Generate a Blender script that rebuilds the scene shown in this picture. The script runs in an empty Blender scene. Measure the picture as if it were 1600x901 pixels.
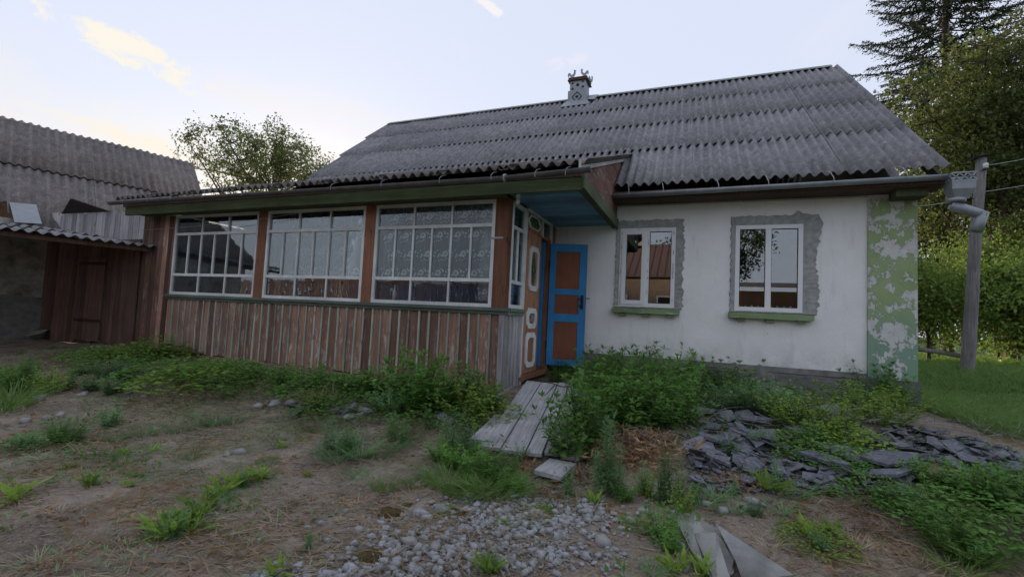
import bpy, math, random
import numpy as np
from mathutils import Vector, Matrix
random.seed(7); RNG = np.random.default_rng(11)
S = bpy.context.scene
COL = S.collection
R = math.radians

# ------------------------------------------------------------------ camera
F, YAW, PITCH, ROLL = 731.14, R(21.894), R(3.425), R(2.798)      # focal length in pixels of a 1600 px wide picture
CAM = np.array([2.469, -8.167, 0.595])
_fw = np.array([-math.sin(YAW)*math.cos(PITCH), math.cos(YAW)*math.cos(PITCH), math.sin(PITCH)])
_r = np.array([math.cos(YAW), math.sin(YAW), 0.0]); _u = np.cross(_r, _fw)
_R = _r*math.cos(ROLL)+_u*math.sin(ROLL); _U = -_r*math.sin(ROLL)+_u*math.cos(ROLL)
cam = bpy.data.cameras.new('camera'); co = bpy.data.objects.new('camera', cam); COL.objects.link(co)
cam.sensor_width = 36.0; cam.lens = F/1600*36; cam.clip_end = 3000; cam.clip_start = 0.05
co.matrix_world = Matrix(((_R[0], _U[0], -_fw[0], CAM[0]), (_R[1], _U[1], -_fw[1], CAM[1]), (_R[2], _U[2], -_fw[2], CAM[2]), (0, 0, 0, 1)))
S.camera = co
S.render.resolution_x, S.render.resolution_y = 1024, 576

def ray(px, py):
    d = _fw*F+_R*(px-800)-_U*(py-450.5); return d/np.linalg.norm(d)
def on(px, py, ax, v):
    d = ray(px, py); i = 'xyz'.index(ax); return CAM+d*((v-CAM[i])/d[i])

# ------------------------------------------------------------------ world and sun: late evening, sun low behind the house, thin high veil
SUN_AZ = YAW+R(24)            # degrees left of the +y axis
SUN_EL = R(6)
W = bpy.data.worlds.new('World'); S.world = W; W.use_nodes = True
wn = W.node_tree; wn.nodes.clear()
def NW(t, **k):
    n = wn.nodes.new(t)
    for a, b in k.items(): setattr(n, a, b)
    return n
out = NW('ShaderNodeOutputWorld'); bg = NW('ShaderNodeBackground'); wn.links.new(bg.outputs[0], out.inputs[0])
sky = NW('ShaderNodeTexSky', sky_type='NISHITA', sun_disc=False)
sky.sun_elevation = SUN_EL; sky.sun_rotation = -SUN_AZ; sky.air_density = 1.0; sky.dust_density = 1.5; sky.ozone_density = 1.5
SKY_STRENGTH = 0.15
VEIL = (1.34, 1.44, 1.74, 1)      # pale lavender veil of thin cloud over the whole sky
veil = NW('ShaderNodeMix', data_type='RGBA'); veil.inputs[0].default_value = 0.95; veil.inputs[7].default_value = VEIL
wn.links.new(sky.outputs[0], veil.inputs[6])
tc = NW('ShaderNodeTexCoord'); cur = veil.outputs[2]
def wmath(op, a, b=None, c=None):
    n = NW('ShaderNodeMath', operation=op)
    for i, v in enumerate((a, b, c)):
        if v is None: continue
        if isinstance(v, (int, float)): n.inputs[i].default_value = v
        else: wn.links.new(v, n.inputs[i])
    return n.outputs[0]
def wdot(vec):
    n = NW('ShaderNodeVectorMath', operation='DOT_PRODUCT'); wn.links.new(tc.outputs['Generated'], n.inputs[0]); n.inputs[1].default_value = vec; return n.outputs['Value']
def cloud(cur, px, py, wu, wv, tilt, col, dens, sc, thr, sharp=5.0):
    d = ray(px, py); e1 = np.cross(d, (0, 0, 1)); e1 /= np.linalg.norm(e1); e2 = np.cross(e1, d)
    a = e1*math.cos(tilt)+e2*math.sin(tilt); b = -e1*math.sin(tilt)+e2*math.cos(tilt)
    u = wmath('DIVIDE', wdot(tuple(a)), wu); v = wmath('DIVIDE', wdot(tuple(b)), wv)
    r2 = wmath('ADD', wmath('MULTIPLY', u, u), wmath('MULTIPLY', v, v))
    cv = NW('ShaderNodeCombineXYZ'); wn.links.new(wmath('MULTIPLY', u, wu), cv.inputs[0]); wn.links.new(wmath('MULTIPLY', v, wv*1.7), cv.inputs[1]); cv.inputs[2].default_value = px*.01
    nz = NW('ShaderNodeTexNoise'); nz.inputs['Scale'].default_value = sc; nz.inputs['Detail'].default_value = 7; nz.inputs['Roughness'].default_value = .68; nz.inputs['Distortion'].default_value = .8
    wn.links.new(cv.outputs[0], nz.inputs['Vector'])
    m = wmath('MULTIPLY', wmath('SUBTRACT', wmath('SUBTRACT', wmath('MULTIPLY', nz.outputs['Fac'], 1.6), wmath('MULTIPLY', r2, .45)), thr), sharp)
    fr = wmath('GREATER_THAN', wdot(tuple(d)), 0.2)
    cl = NW('ShaderNodeClamp'); wn.links.new(wmath('MULTIPLY', wmath('MULTIPLY', m, dens), fr), cl.inputs[0]); cl.inputs[2].default_value = dens
    mx = NW('ShaderNodeMix', data_type='RGBA'); wn.links.new(cl.outputs[0], mx.inputs[0]); wn.links.new(cur, mx.inputs[6]); mx.inputs[7].default_value = col
    return mx.outputs[2]
warm = (1.82, 1.72, 1.50, 1); pale = (1.8, 1.72, 1.68, 1)
cur = cloud(cur, 212, 86, .135, .034, R(-11), warm, .95, 20, .56, 4.5)
cur = cloud(cur, 225, 222, .15, .020, R(-8), (1.85, 1.68, 1.36, 1), .75, 9, .45, 2.5)
cur = cloud(cur, 760, 8, .045, .012, R(-25), pale, .8, 22, .50, 4)
cur = cloud(cur, 885, 98, .06, .022, R(14), (1.66, 1.58, 1.68, 1), .6, 18, .55, 3)
cur = cloud(cur, 725, 80, .03, .02, R(-40), (1.58, 1.58, 1.74, 1), .3, 26, .6, 3)
cur = cloud(cur, 20, 55, .10, .04, R(-10), (1.56, 1.55, 1.70, 1), .4, 10, .5, 2)
cur = cloud(cur, 560, 190, .35, .05, R(-3), (1.80, 1.64, 1.44, 1), .5, 5, .40, 1.6)
cur = cloud(cur, 380, 285, .75, .10, R(-2), (1.86, 1.70, 1.42, 1), .75, 3, .25, 1.2)
cur = cloud(cur, 1290, 60, .10, .05, R(30), (1.58, 1.56, 1.72, 1), .35, 9, .5, 2)
wn.links.new(cur, bg.inputs[0]); bg.inputs[1].default_value = SKY_STRENGTH
sl = bpy.data.lights.new('sun', 'SUN'); sl.energy = 2.2; sl.angle = R(8); sl.color = (1.0, .80, .58)
so = bpy.data.objects.new('sun', sl); COL.objects.link(so)
sd = Vector((-math.sin(SUN_AZ)*math.cos(SUN_EL), math.cos(SUN_AZ)*math.cos(SUN_EL), math.sin(SUN_EL)))
so.rotation_euler = (-sd).to_track_quat('-Z', 'Y').to_euler(); so.location = (-10, 20, 20)
S.view_settings.view_transform = 'Standard'; S.view_settings.look = 'None'; S.view_settings.gamma = 1; S.view_settings.exposure = 1.86
try: S.view_settings.use_curve_mapping = False
except Exception: pass
S.render.engine = 'CYCLES'
S.cycles.max_bounces = 6; S.cycles.diffuse_bounces = 3; S.cycles.glossy_bounces = 3; S.cycles.transparent_max_bounces = 16

# ------------------------------------------------------------------ helpers
class MB:
    """collects geometry in world coordinates; build() links it as one mesh object under a parent"""
    def __init__(s): s.v = []; s.f = []
    def add(s, vs, fs):
        o = len(s.v); s.v += [tuple(v) for v in vs]; s.f += [tuple(i+o for i in f) for f in fs]; return s
    def box(s, x0, x1, y0, y1, z0, z1, M=None, j=0.0):
        vs = [(x, y, z) for z in (z0, z1) for y in (y0, y1) for x in (x0, x1)]
        if j: vs = [(a+random.uniform(-j, j), b+random.uniform(-j, j), c+random.uniform(-j, j)) for a, b, c in vs]
        if M is not None: vs = [tuple(M @ Vector(v)) for v in vs]
        return s.add(vs, [(0, 2, 3, 1), (4, 5, 7, 6), (0, 1, 5, 4), (1, 3, 7, 5), (3, 2, 6, 7), (2, 0, 4, 6)])
    def prism(s, pts, d, M=None):
        """polygon pts (3-D) swept by vector d"""
        n = len(pts); a = [Vector(p) for p in pts]; b = [p+Vector(d) for p in a]; vs = a+b
        if M is not None: vs = [M @ v for v in vs]
        fs = [tuple(range(n))[::-1], tuple(range(n, 2*n))]+[(i, (i+1) % n, n+(i+1) % n, n+i) for i in range(n)]
        return s.add([tuple(v) for v in vs], fs)
    def ring(s, outer, inner, d, M=None):
        n = len(outer); d = Vector(d); vs = [Vector(p) for p in outer]+[Vector(p) for p in inner]; vs += [v+d for v in vs]
        if M is not None: vs = [M @ v for v in vs]
        fs = []
        for i in range(n):
            k = (i+1) % n
            fs += [(k, i, n+i, n+k), (2*n+i, 2*n+k, 3*n+k, 3*n+i), (i, k, 2*n+k, 2*n+i), (n+k, n+i, 3*n+i, 3*n+k)]
        return s.add([tuple(v) for v in vs], fs)
    def tube(s, pts, rad, n=8, cap=True):
        pts = [Vector(p) for p in pts]; m = len(pts)
        rad = rad if isinstance(rad, (list, tuple)) else [rad]*m
        vs = []; up = None
        for i, p in enumerate(pts):
            t = (pts[min(i+1, m-1)]-pts[max(i-1, 0)]).normalized()
            if up is None: up = t.orthogonal().normalized()
            up = (up-t*up.dot(t)); up = up.normalized() if up.length > 1e-6 else t.orthogonal().normalized()
            w = t.cross(up)
            for k in range(n):
                a = 2*math.pi*k/n; vs.append(tuple(p+(up*math.cos(a)+w*math.sin(a))*rad[i]))
        fs = [(i*n+k, i*n+(k+1) % n, (i+1)*n+(k+1) % n, (i+1)*n+k) for i in range(m-1) for k in range(n)]
        if cap: fs += [tuple(range(n))[::-1], tuple((m-1)*n+k for k in range(n))]
        return s.add(vs, fs)
    def build(s, name, mat, parent=None, smooth=False, loc=None, world=True):
        me = bpy.data.meshes.new(name)
        off = Vector((0, 0, 0))
        if world and parent is not None: off = wloc(parent)
        if loc is not None and world: off = off*0+Vector(loc) if parent is None else off
        me.from_pydata([(a-off.x, b-off.y, c-off.z) for a, b, c in s.v], [], s.f)
        if smooth: me.polygons.foreach_set('use_smooth', [len(p.vertices) <= 4 for p in me.polygons])
        me.materials.append(mat); me.update()
        o = bpy.data.objects.new(name, me); COL.objects.link(o)
        if parent is not None: o.parent = parent
        elif loc is not None: o.location = loc
        return o
def wloc(o):
    v = Vector((0, 0, 0))
    while o is not None: v += o.location; o = o.parent
    return v
def empty(name, loc, parent=None):
    o = bpy.data.objects.new(name, None); o.empty_display_size = .2; COL.objects.link(o)
    o.location = Vector(loc)-(wloc(parent) if parent is not None else Vector((0, 0, 0))); o.parent = parent; return o
def tag(o, label, cat, group=None, kind=None):
    o['label'] = label; o['category'] = cat
    if group: o['group'] = group
    if kind: o['kind'] = kind
    return o
def inst(src, parent, M, name=None):
    """object sharing mesh data; M is its matrix in the world"""
    o = bpy.data.objects.new(name or src.name.split('.')[0], src.data if hasattr(src, 'data') else src); COL.objects.link(o)
    if parent is not None:
        o.parent = parent; o.matrix_local = Matrix.Translation(-wloc(parent)) @ M
    else: o.matrix_local = M
    return o
def fastmesh(name, V, T, mat, smooth=False):
    V = np.ascontiguousarray(V, dtype=np.float32); T = np.ascontiguousarray(T, dtype=np.int32); k = T.shape[1]
    me = bpy.data.meshes.new(name); me.vertices.add(len(V)); me.vertices.foreach_set('co', V.ravel())
    me.loops.add(T.size); me.loops.foreach_set('vertex_index', T.ravel())
    me.polygons.add(len(T)); me.polygons.foreach_set('loop_start', np.arange(0, T.size, k, dtype=np.int32))
    if smooth: me.polygons.foreach_set('use_smooth', np.ones(len(T), dtype=bool))
    me.materials.append(mat); me.update(calc_edges=True); me.validate()
    return me
def mobj(name, me, parent=None, loc=None):
    o = bpy.data.objects.new(name, me); COL.objects.link(o)
    if parent is not None: o.parent = parent
    if loc is not None: o.location = loc
    return o

# value noise (for the lie of the land and scattering)
_tab = np.random.default_rng(5).random((256, 256))
def vn(x, y):
    x = np.asarray(x, float); y = np.asarray(y, float); xi = np.floor(x).astype(int); yi = np.floor(y).astype(int); fx = x-xi; fy = y-yi
    fx = fx*fx*(3-2*fx); fy = fy*fy*(3-2*fy); g = lambda a, b: _tab[a & 255, b & 255]
    return (g(xi, yi)*(1-fx)+g(xi+1, yi)*fx)*(1-fy)+(g(xi, yi+1)*(1-fx)+g(xi+1, yi+1)*fx)*fy-.5
def ss(v, a, b):
    t = np.clip((np.asarray(v, float)-a)/(b-a), 0, 1); return t*t*(3-2*t)
def ground_z(x, y):
    x = np.asarray(x, float); y = np.asarray(y, float)
    z = -.42-.36*ss(-y, 2.2, 5.6)
    z = z+.34*ss(x, 5.0, 8.5)*ss(y, -1.5, 4.5)
    near = np.exp(-((np.maximum(np.abs(x)-12, 0))**2+(np.maximum(np.abs(y+3)-9, 0))**2)/20)
    z = z+near*(.075*vn(x*.9+3, y*.9)+.035*vn(x*2.6, y*2.6+9)+.022*vn(x*7+1, y*7)+.012*vn(x*19, y*19))
    z = z+.07*np.exp(-(((x-1.35)/.75)**2+((y+5.45)/.55)**2))          # gravel heap
    z = z+.10*np.exp(-(((x-3.9)/1.3)**2+((y+2.3)/.55)**2))             # rubble bank
    z = z+.30*vn(x*.03, y*.03)*ss(np.hypot(x, y), 25, 80)
    return z
def gz(x, y): return float(ground_z(x, y))
def gp(px, py):
    """picture point to the point on the ground below it"""
    d = ray(px, py); t = np.arange(1.0, 60, .01); q = CAM+d*t[:, None]; k = q[:, 2] <= ground_z(q[:, 0], q[:, 1])
    return q[k.argmax()] if k.any() else q[-1]
# ------------------------------------------------------------------ materials
class MT:
    def __init__(s, name, rough=.8, spec=.3):
        s.m = bpy.data.materials.new(name); s.m.use_nodes = True; s.t = s.m.node_tree; s.b = s.t.nodes['Principled BSDF']
        s.b.inputs['Roughness'].default_value = rough; s.b.inputs['Specular IOR Level'].default_value = spec
    def n(s, t, **k):
        q = s.t.nodes.new(t)
        for a, b in k.items(): setattr(q, a, b)
        return q
    def l(s, a, b): s.t.links.new(a, b)
    def pos(s, sc=(1, 1, 1), obj=False):
        src = s.n('ShaderNodeTexCoord').outputs['Object'] if obj else s.n('ShaderNodeNewGeometry').outputs['Position']
        m = s.n('ShaderNodeMapping'); m.inputs['Scale'].default_value = sc; s.l(src, m.inputs[0])
        if obj:   # shift every object's pattern by its own random number
            oi = s.n('ShaderNodeObjectInfo'); mu = s.n('ShaderNodeMath', operation='MULTIPLY'); mu.inputs[1].default_value = 37.0; s.l(oi.outputs['Random'], mu.inputs[0]); s.l(mu.outputs[0], m.inputs['Location'])
        return m.outputs[0]
    def noise(s, vec, scale, detail=5, rough=.6, dist=0):
        q = s.n('ShaderNodeTexNoise'); q.inputs['Scale'].default_value = scale; q.inputs['Detail'].default_value = detail; q.inputs['Roughness'].default_value = rough; q.inputs['Distortion'].default_value = dist
        s.l(vec, q.inputs['Vector']); return q.outputs['Fac']
    def ramp(s, fac, *stops):
        q = s.n('ShaderNodeValToRGB'); e = q.color_ramp.elements
        for i, (p, c) in enumerate(stops):
            if i > 1: e.new(p)
            e[i].position = p; c = c if isinstance(c, (tuple, list)) else (c, c, c); e[i].color = tuple(c)+((1,) if len(c) == 3 else ())
        s.l(fac, q.inputs[0]); return q.outputs[0]
    def mix(s, fac, a, b, mode='MIX'):
        q = s.n('ShaderNodeMix', data_type='RGBA', blend_type=mode)
        for i, v in ((0, fac), (6, a), (7, b)):
            if isinstance(v, (int, float)): q.inputs[i].default_value = v
            elif isinstance(v, (tuple, list)): q.inputs[i].default_value = tuple(v)+((1,) if len(v) == 3 else ())
            else: s.l(v, q.inputs[i])
        return q.outputs[2]
    def rnd(s): return s.n('ShaderNodeObjectInfo').outputs['Random']
    def bump(s, h, strength=.3, dist=.01):
        q = s.n('ShaderNodeBump'); q.inputs['Strength'].default_value = strength; q.inputs['Distance'].default_value = dist; s.l(h, q.inputs['Height']); s.l(q.outputs[0], s.b.inputs['Normal']); return s
    def col(s, c):
        if isinstance(c, (tuple, list)): s.b.inputs['Base Color'].default_value = tuple(c)+(1,)
        else: s.l(c, s.b.inputs['Base Color'])
        return s

def m_plain(name, c, rough=.6, metal=0, spec=.4, var=.15, sc=8):
    q = MT(name, rough, spec); f = q.noise(q.pos(), sc, 6)
    q.col(q.ramp(f, (.25, tuple(v*(1-var) for v in c)), (.75, tuple(min(1, v*(1+var)) for v in c)))); q.b.inputs['Metallic'].default_value = metal; q.bump(q.noise(q.pos(), sc*6, 4), .15, .004); return q.m
def m_wood(name, c1, c2, axis='z', wear=None, wear_t=.6, rnd=.35, obj=False, rough=.85, bump=.5, dirt=None):
    """grain runs along axis; wear is what shows where the paint is gone"""
    q = MT(name, rough, .2); sc = {'z': (38, 38, 1.6), 'x': (1.6, 38, 38), 'y': (38, 1.6, 38)}[axis]; p = q.pos(sc, obj)
    g = q.noise(p, 1.0, 6, .65, .4); c = q.ramp(g, (.28, c1), (.7, c2))
    if wear is not None:
        sw = {'z': (9, 9, 2.2), 'x': (2.2, 9, 9), 'y': (9, 2.2, 9)}[axis]
        w = q.ramp(q.noise(q.pos(sw, obj), 1.6, 9, .72, .3), (wear_t-.03, 0.0), (wear_t+.03, 1.0)); c = q.mix(w, c, wear)
    k = q.n('ShaderNodeMapRange'); k.inputs[3].default_value = 1-rnd; k.inputs[4].default_value = 1+rnd*.6; q.l(q.rnd(), k.inputs[0])
    hs = q.n('ShaderNodeHueSaturation'); q.l(k.outputs[0], hs.inputs['Value']); q.l(c, hs.inputs['Color']); c = hs.outputs[0]
    big = q.ramp(q.noise(q.pos((.8, .8, .8)), 2.2, 5), (.3, .72), (.7, 1.1)); c = q.mix(1.0, c, big, 'MULTIPLY')
    q.col(c); q.bump(g, bump, .006); return q.m
def m_leaf(name, c1, c2, yellow=None, yt=.66, trans=.45, rnd=.3):
    q = MT(name, .6, .25); f = q.noise(q.pos(), 9, 4, .7); c = q.ramp(f, (.3, c1), (.7, c2))
    if yellow: c = q.mix(q.ramp(q.noise(q.pos((1.3, 1.7, 1.1)), 16, 3, .8), (yt, 0.0), (yt+.05, 1.0)), c, yellow)
    k = q.n('ShaderNodeMapRange'); k.inputs[3].default_value = 1-rnd; k.inputs[4].default_value = 1+rnd; q.l(q.rnd(), k.inputs[0])
    hs = q.n('ShaderNodeHueSaturation'); q.l(k.outputs[0], hs.inputs['Value']); q.l(c, hs.inputs['Color']); q.col(hs.outputs[0])
    tr = q.n('ShaderNodeBsdfTranslucent'); q.l(hs.outputs[0], tr.inputs[0]); mx = q.n('ShaderNodeMixShader'); mx.inputs[0].default_value = trans
    o = q.t.nodes['Material Output']; q.l(q.b.outputs[0], mx.inputs[1]); q.l(tr.outputs[0], mx.inputs[2]); q.l(mx.outputs[0], o.inputs[0]); return q.m
def m_glass(name, tint=(1, 1, 1), base=.06, gain=1.6, rough=.0, wavy=.0, dirt=0.0):
    q = MT(name); t = q.t; tr = q.n('ShaderNodeBsdfTransparent'); tr.inputs[0].default_value = tuple(tint)+(1,); gl = q.n('ShaderNodeBsdfGlossy'); gl.inputs['Roughness'].default_value = rough
    fr = q.n('ShaderNodeFresnel'); fr.inputs[0].default_value = 1.5
    ma = q.n('ShaderNodeMath', operation='MULTIPLY_ADD', use_clamp=True); q.l(fr.outputs[0], ma.inputs[0]); ma.inputs[1].default_value = gain; ma.inputs[2].default_value = base
    if wavy:
        b = q.n('ShaderNodeBump'); b.inputs['Strength'].default_value = wavy; b.inputs['Distance'].default_value = .01; q.l(q.noise(q.pos(), 3.0, 2), b.inputs['Height']); q.l(b.outputs[0], gl.inputs['Normal'])
    mx = q.n('ShaderNodeMixShader'); q.l(ma.outputs[0], mx.inputs[0]); q.l(tr.outputs[0], mx.inputs[1]); q.l(gl.outputs[0], mx.inputs[2]); last = mx.outputs[0]
    if dirt:
        df = q.n('ShaderNodeBsdfDiffuse'); df.inputs[0].default_value = (.42, .42, .40, 1); m2 = q.n('ShaderNodeMixShader')
        q.l(q.ramp(q.noise(q.pos(), 5, 6, .7), (.35, 0.0), (.8, dirt)), m2.inputs[0]); q.l(last, m2.inputs[1]); q.l(df.outputs[0], m2.inputs[2]); last = m2.outputs[0]
    q.l(last, t.nodes['Material Output'].inputs[0]); return q.m
M = {}
def plaster():
    q = MT('white_plaster', .92, .15); p = q.pos()
    c = q.ramp(q.noise(p, 1.3, 6, .65), (.3, (.76, .76, .75)), (.7, (.87, .865, .855)))
    st = q.ramp(q.noise(q.pos((3, 3, .6)), 2.0, 7, .7), (.56, 0.0), (.78, .5)); c = q.mix(st, c, (.46, .45, .43))
    rs = q.ramp(q.noise(q.pos((11, 11, .45)), 1.0, 6, .65), (.60, 0.0), (.76, .38)); c = q.mix(rs, c, (.52, .50, .47))
    sx = q.n('ShaderNodeSeparateXYZ'); q.l(q.pos(), sx.inputs[0])       # splash dirt, ragged, along the foot of the wall
    mr = q.n('ShaderNodeMapRange'); mr.inputs[1].default_value = .42; mr.inputs[2].default_value = -.05; q.l(sx.outputs['Z'], mr.inputs[0])
    mu = q.n('ShaderNodeMath', operation='MULTIPLY'); q.l(mr.outputs[0], mu.inputs[0]); q.l(q.ramp(q.noise(p, 5, 7, .7), (.35, 0.0), (.7, .85)), mu.inputs[1]); c = q.mix(mu.outputs[0], c, (.36, .35, .32))
    cr = q.n('ShaderNodeTexVoronoi', feature='DISTANCE_TO_EDGE'); cr.inputs['Scale'].default_value = 1.1
    wv = q.n('ShaderNodeVectorMath', operation='ADD'); q.l(p, wv.inputs[0]); nz = q.n('ShaderNodeTexNoise'); nz.inputs['Scale'].default_value = 5; q.l(p, nz.inputs['Vector']); q.l(nz.outputs['Color'], wv.inputs[1]); q.l(wv.outputs[0], cr.inputs['Vector'])
    ck = q.ramp(cr.outputs[0], (.0, 1.0), (.006, 0.0)); mk = q.n('ShaderNodeMath', operation='MULTIPLY'); q.l(ck, mk.inputs[0]); q.l(q.ramp(q.noise(p, .9, 3), (.56, 0.0), (.66, .35)), mk.inputs[1]); c = q.mix(mk.outputs[0], c, (.25, .24, .22))
    q.col(c); h = q.n('ShaderNodeMath', operation='ADD'); q.l(q.noise(p, 7, 6, .6), h.inputs[0]); q.l(q.noise(p, 60, 3), h.inputs[1]); q.bump(h.outputs[0], .42, .016); return q.m
def peel():
    q = MT('peeling_green_paint', .9, .15); p = q.pos()
    g = q.ramp(q.noise(p, 3, 5), (.3, (.25, .34, .16)), (.7, (.34, .42, .22))); sx = q.n('ShaderNodeSeparateXYZ'); q.l(p, sx.inputs[0])
    mr = q.n('ShaderNodeMapRange'); mr.inputs[1].default_value = 1.1; mr.inputs[2].default_value = .4; q.l(sx.outputs['Z'], mr.inputs[0]); g = q.mix(mr.outputs[0], g, (.21, .33, .24))
    w = q.noise(q.pos((1, 1, .8)), 5.2, 12, .72, .35); k = q.ramp(w, (.515, 0.0), (.528, 1.0)); c = q.mix(k, g, q.ramp(q.noise(p, 9, 5), (.3, (.50, .50, .49)), (.7, (.64, .64, .63))))
    ed = q.ramp(w, (.500, 0.0), (.514, .8), (.520, 0.0)); c = q.mix(ed, c, (.14, .15, .11)); c = q.mix(q.ramp(q.noise(q.pos((9, 9, .6)), 1.0, 6, .65), (.55, 0.0), (.75, .45)), c, (.22, .23, .19))
    q.col(c); inv = q.n('ShaderNodeMath', operation='SUBTRACT'); inv.inputs[0].default_value = 1; q.l(k, inv.inputs[1]); ad = q.n('ShaderNodeMath', operation='MULTIPLY_ADD'); q.l(q.noise(p, 40, 4), ad.inputs[0]); ad.inputs[1].default_value = .4; q.l(inv.outputs[0], ad.inputs[2]); q.bump(ad.outputs[0], .5, .006); return q.m
def slate(name, lo, hi, warm):
    q = MT(name, .95, .12); p = q.pos()
    c = q.ramp(q.noise(p, 5, 8, .75), (.3, lo), (.72, hi))
    sp = q.ramp(q.noise(p, 34, 4, .75), (.55, 0.0), (.68, .75)); c = q.mix(sp, c, (.37, .36, .34))
    dk = q.ramp(q.noise(p, 22, 4, .7), (.30, .6), (.44, 0.0)); c = q.mix(dk, c, (.022, .022, .024))
    li = q.n('ShaderNodeMath', operation='MULTIPLY'); q.l(q.ramp(q.noise(p, 15, 6, .8), (.58, 0.0), (.66, .8)), li.inputs[0]); q.l(q.ramp(q.noise(p, .8, 3), (.46, 0.0), (.62, 1.0)), li.inputs[1]); c = q.mix(li.outputs[0], c, warm)
    k = q.n('ShaderNodeMapRange'); k.inputs[3].default_value = .90; k.inputs[4].default_value = 1.10; q.l(q.rnd(), k.inputs[0]); hs = q.n('ShaderNodeHueSaturation'); q.l(k.outputs[0], hs.inputs['Value']); q.l(c, hs.inputs['Color'])
    q.col(hs.outputs[0]); q.bump(q.noise(p, 45, 5, .7), .5, .008); return q.m
def soil():
    q = MT('bare_soil', .97, .08); p = q.pos()
    c = q.ramp(q.noise(p, 2.2, 8, .72), (.28, (.085, .066, .050)), (.5, (.235, .19, .15)), (.72, (.38, .325, .27)))
    c = q.mix(q.ramp(q.noise(p, 38, 5, .8), (.50, 0.0), (.72, .8)), c, (.45, .39, .33))
    mo = q.n('ShaderNodeMath', operation='MULTIPLY'); q.l(q.ramp(q.noise(p, 1.7, 5, .7), (.53, 0.0), (.60, 1.0)), mo.inputs[0]); q.l(q.ramp(q.noise(p, 14, 5, .7), (.40, 0.0), (.60, .9)), mo.inputs[1]); c = q.mix(mo.outputs[0], c, (.20, .115, .045))
    gr = q.n('ShaderNodeMath', operation='MULTIPLY'); q.l(q.ramp(q.noise(q.pos((1, 1, 1)), 1.15, 4, .6), (.52, 0.0), (.66, 1.0)), gr.inputs[0]); q.l(q.ramp(q.noise(p, 24, 4, .7), (.45, 0.0), (.58, .7)), gr.inputs[1]); c = q.mix(gr.outputs[0], c, (.15, .165, .075))
    sx = q.n('ShaderNodeSeparateXYZ'); q.l(p, sx.inputs[0])
    far = q.n('ShaderNodeMapRange'); far.inputs[1].default_value = 5.2; far.inputs[2].default_value = 7.0; q.l(sx.outputs['X'], far.inputs[0]); c = q.mix(far.outputs[0], c, q.ramp(q.noise(p, 3, 5), (.3, (.035, .07, .015)), (.7, (.07, .12, .03))))
    far2 = q.n('ShaderNodeMapRange'); far2.inputs[1].default_value = 9; far2.inputs[2].default_value = 14; q.l(sx.outputs['Y'], far2.inputs[0]); c = q.mix(far2.outputs[0], c, (.05, .09, .025))
    q.col(c); q.bump(q.noise(p, 30, 6, .75), .9, .02); return q.m
M['soil'] = soil(); M['plaster'] = plaster(); M['peel'] = peel()
M['slate'] = slate('asbestos_slate', (0.118, 0.118, 0.125), (0.329, 0.326, 0.333), (0.408, 0.235, 0.086))
M['slate_old'] = slate('lichened_slate', (0.093, 0.081, 0.076), (0.240, 0.218, 0.207), (0.240, 0.164, 0.076))
M['shard'] = slate('broken_slate', (0.072, 0.077, 0.089), (0.197, 0.203, 0.230), (0.158, 0.145, 0.105))
M['cement'] = m_plain('grey_cement', (0.325, 0.332, 0.325), .95, var=.3, sc=11); M['concrete'] = m_plain('plinth_concrete', (.15, .145, .135), .95, var=.4, sc=7)
M['brown'] = m_wood('worn_brown_boards', (.20, .108, .075), (.38, .228, .165), wear=(.42, .37, .33), wear_t=.58, rnd=.5)
M['batten'] = m_wood('pale_green_battens', (.28, .31, .25), (.44, .46, .39), wear=(.24, .17, .13), wear_t=.60)
M['post'] = m_wood('red_brown_posts', (0.170, 0.075, 0.044), (0.315, 0.153, 0.098), wear=(.035, .022, .016), wear_t=.62)
M['greywood'] = m_wood('weathered_grey_boards', (0.220, 0.207, 0.212), (0.524, 0.499, 0.499), wear=(.045, .04, .04), wear_t=.66)
M['darkwood'] = m_wood('dark_shed_boards', (0.073, 0.044, 0.035), (0.183, 0.115, 0.090), wear=(.16, .135, .12), wear_t=.68)
M['sill'] = m_wood('grey_green_sill', (0.091, 0.124, 0.098), (0.195, 0.234, 0.189), 'x', wear=(.20, .19, .16), wear_t=.60)
M['beam'] = m_wood('dark_green_beam', (0.064, 0.084, 0.041), (0.128, 0.157, 0.079), 'x', wear=(.10, .085, .06), wear_t=.64, rnd=.15)
M['rake'] = m_wood('green_rake_board', (.060, .085, .045), (.13, .16, .095), 'y', wear=(.12, .10, .07), wear_t=.60, rnd=.15)
M['redboard'] = m_wood('faded_red_boards', (0.111, 0.055, 0.043), (0.247, 0.137, 0.111), 'y', wear=(.22, .19, .17), wear_t=.56, rnd=.15)
M['ceil'] = m_wood('blue_ceiling_boards', (0.109, 0.234, 0.390), (0.218, 0.390, 0.562), 'x', wear=(.14, .16, .18), wear_t=.67, rnd=.3)
M['whitewood'] = m_wood('flaking_white_paint', (.62, .64, .63), (.76, .77, .76), wear=(.23, .20, .16), wear_t=.67, rnd=.12, bump=.3)
M['doorblue'] = m_wood('blue_door_paint', (0.033, 0.209, 0.462), (0.050, 0.275, 0.572), wear=(.02, .05, .09), wear_t=.70, rnd=.05, rough=.55, bump=.25)
M['doorbrown'] = m_wood('brown_door_panel', (0.200, 0.073, 0.040), (0.250, 0.098, 0.055), rnd=.08, rough=.6, bump=.2)
M['carved'] = m_wood('carved_door_brown', (0.264, 0.126, 0.077), (0.491, 0.264, 0.166), wear=(.045, .03, .02), wear_t=.62, rnd=.1)
M['ramp'] = m_wood('ramp_planks', (0.255, 0.255, 0.261), (0.510, 0.504, 0.504), 'x', wear=(.07, .065, .065), wear_t=.66, obj=True, rnd=.22)
M['inblue'] = m_wood('blue_veranda_inside', (0.053, 0.210, 0.450), (0.075, 0.285, 0.570), rnd=.05, bump=.15)
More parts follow.
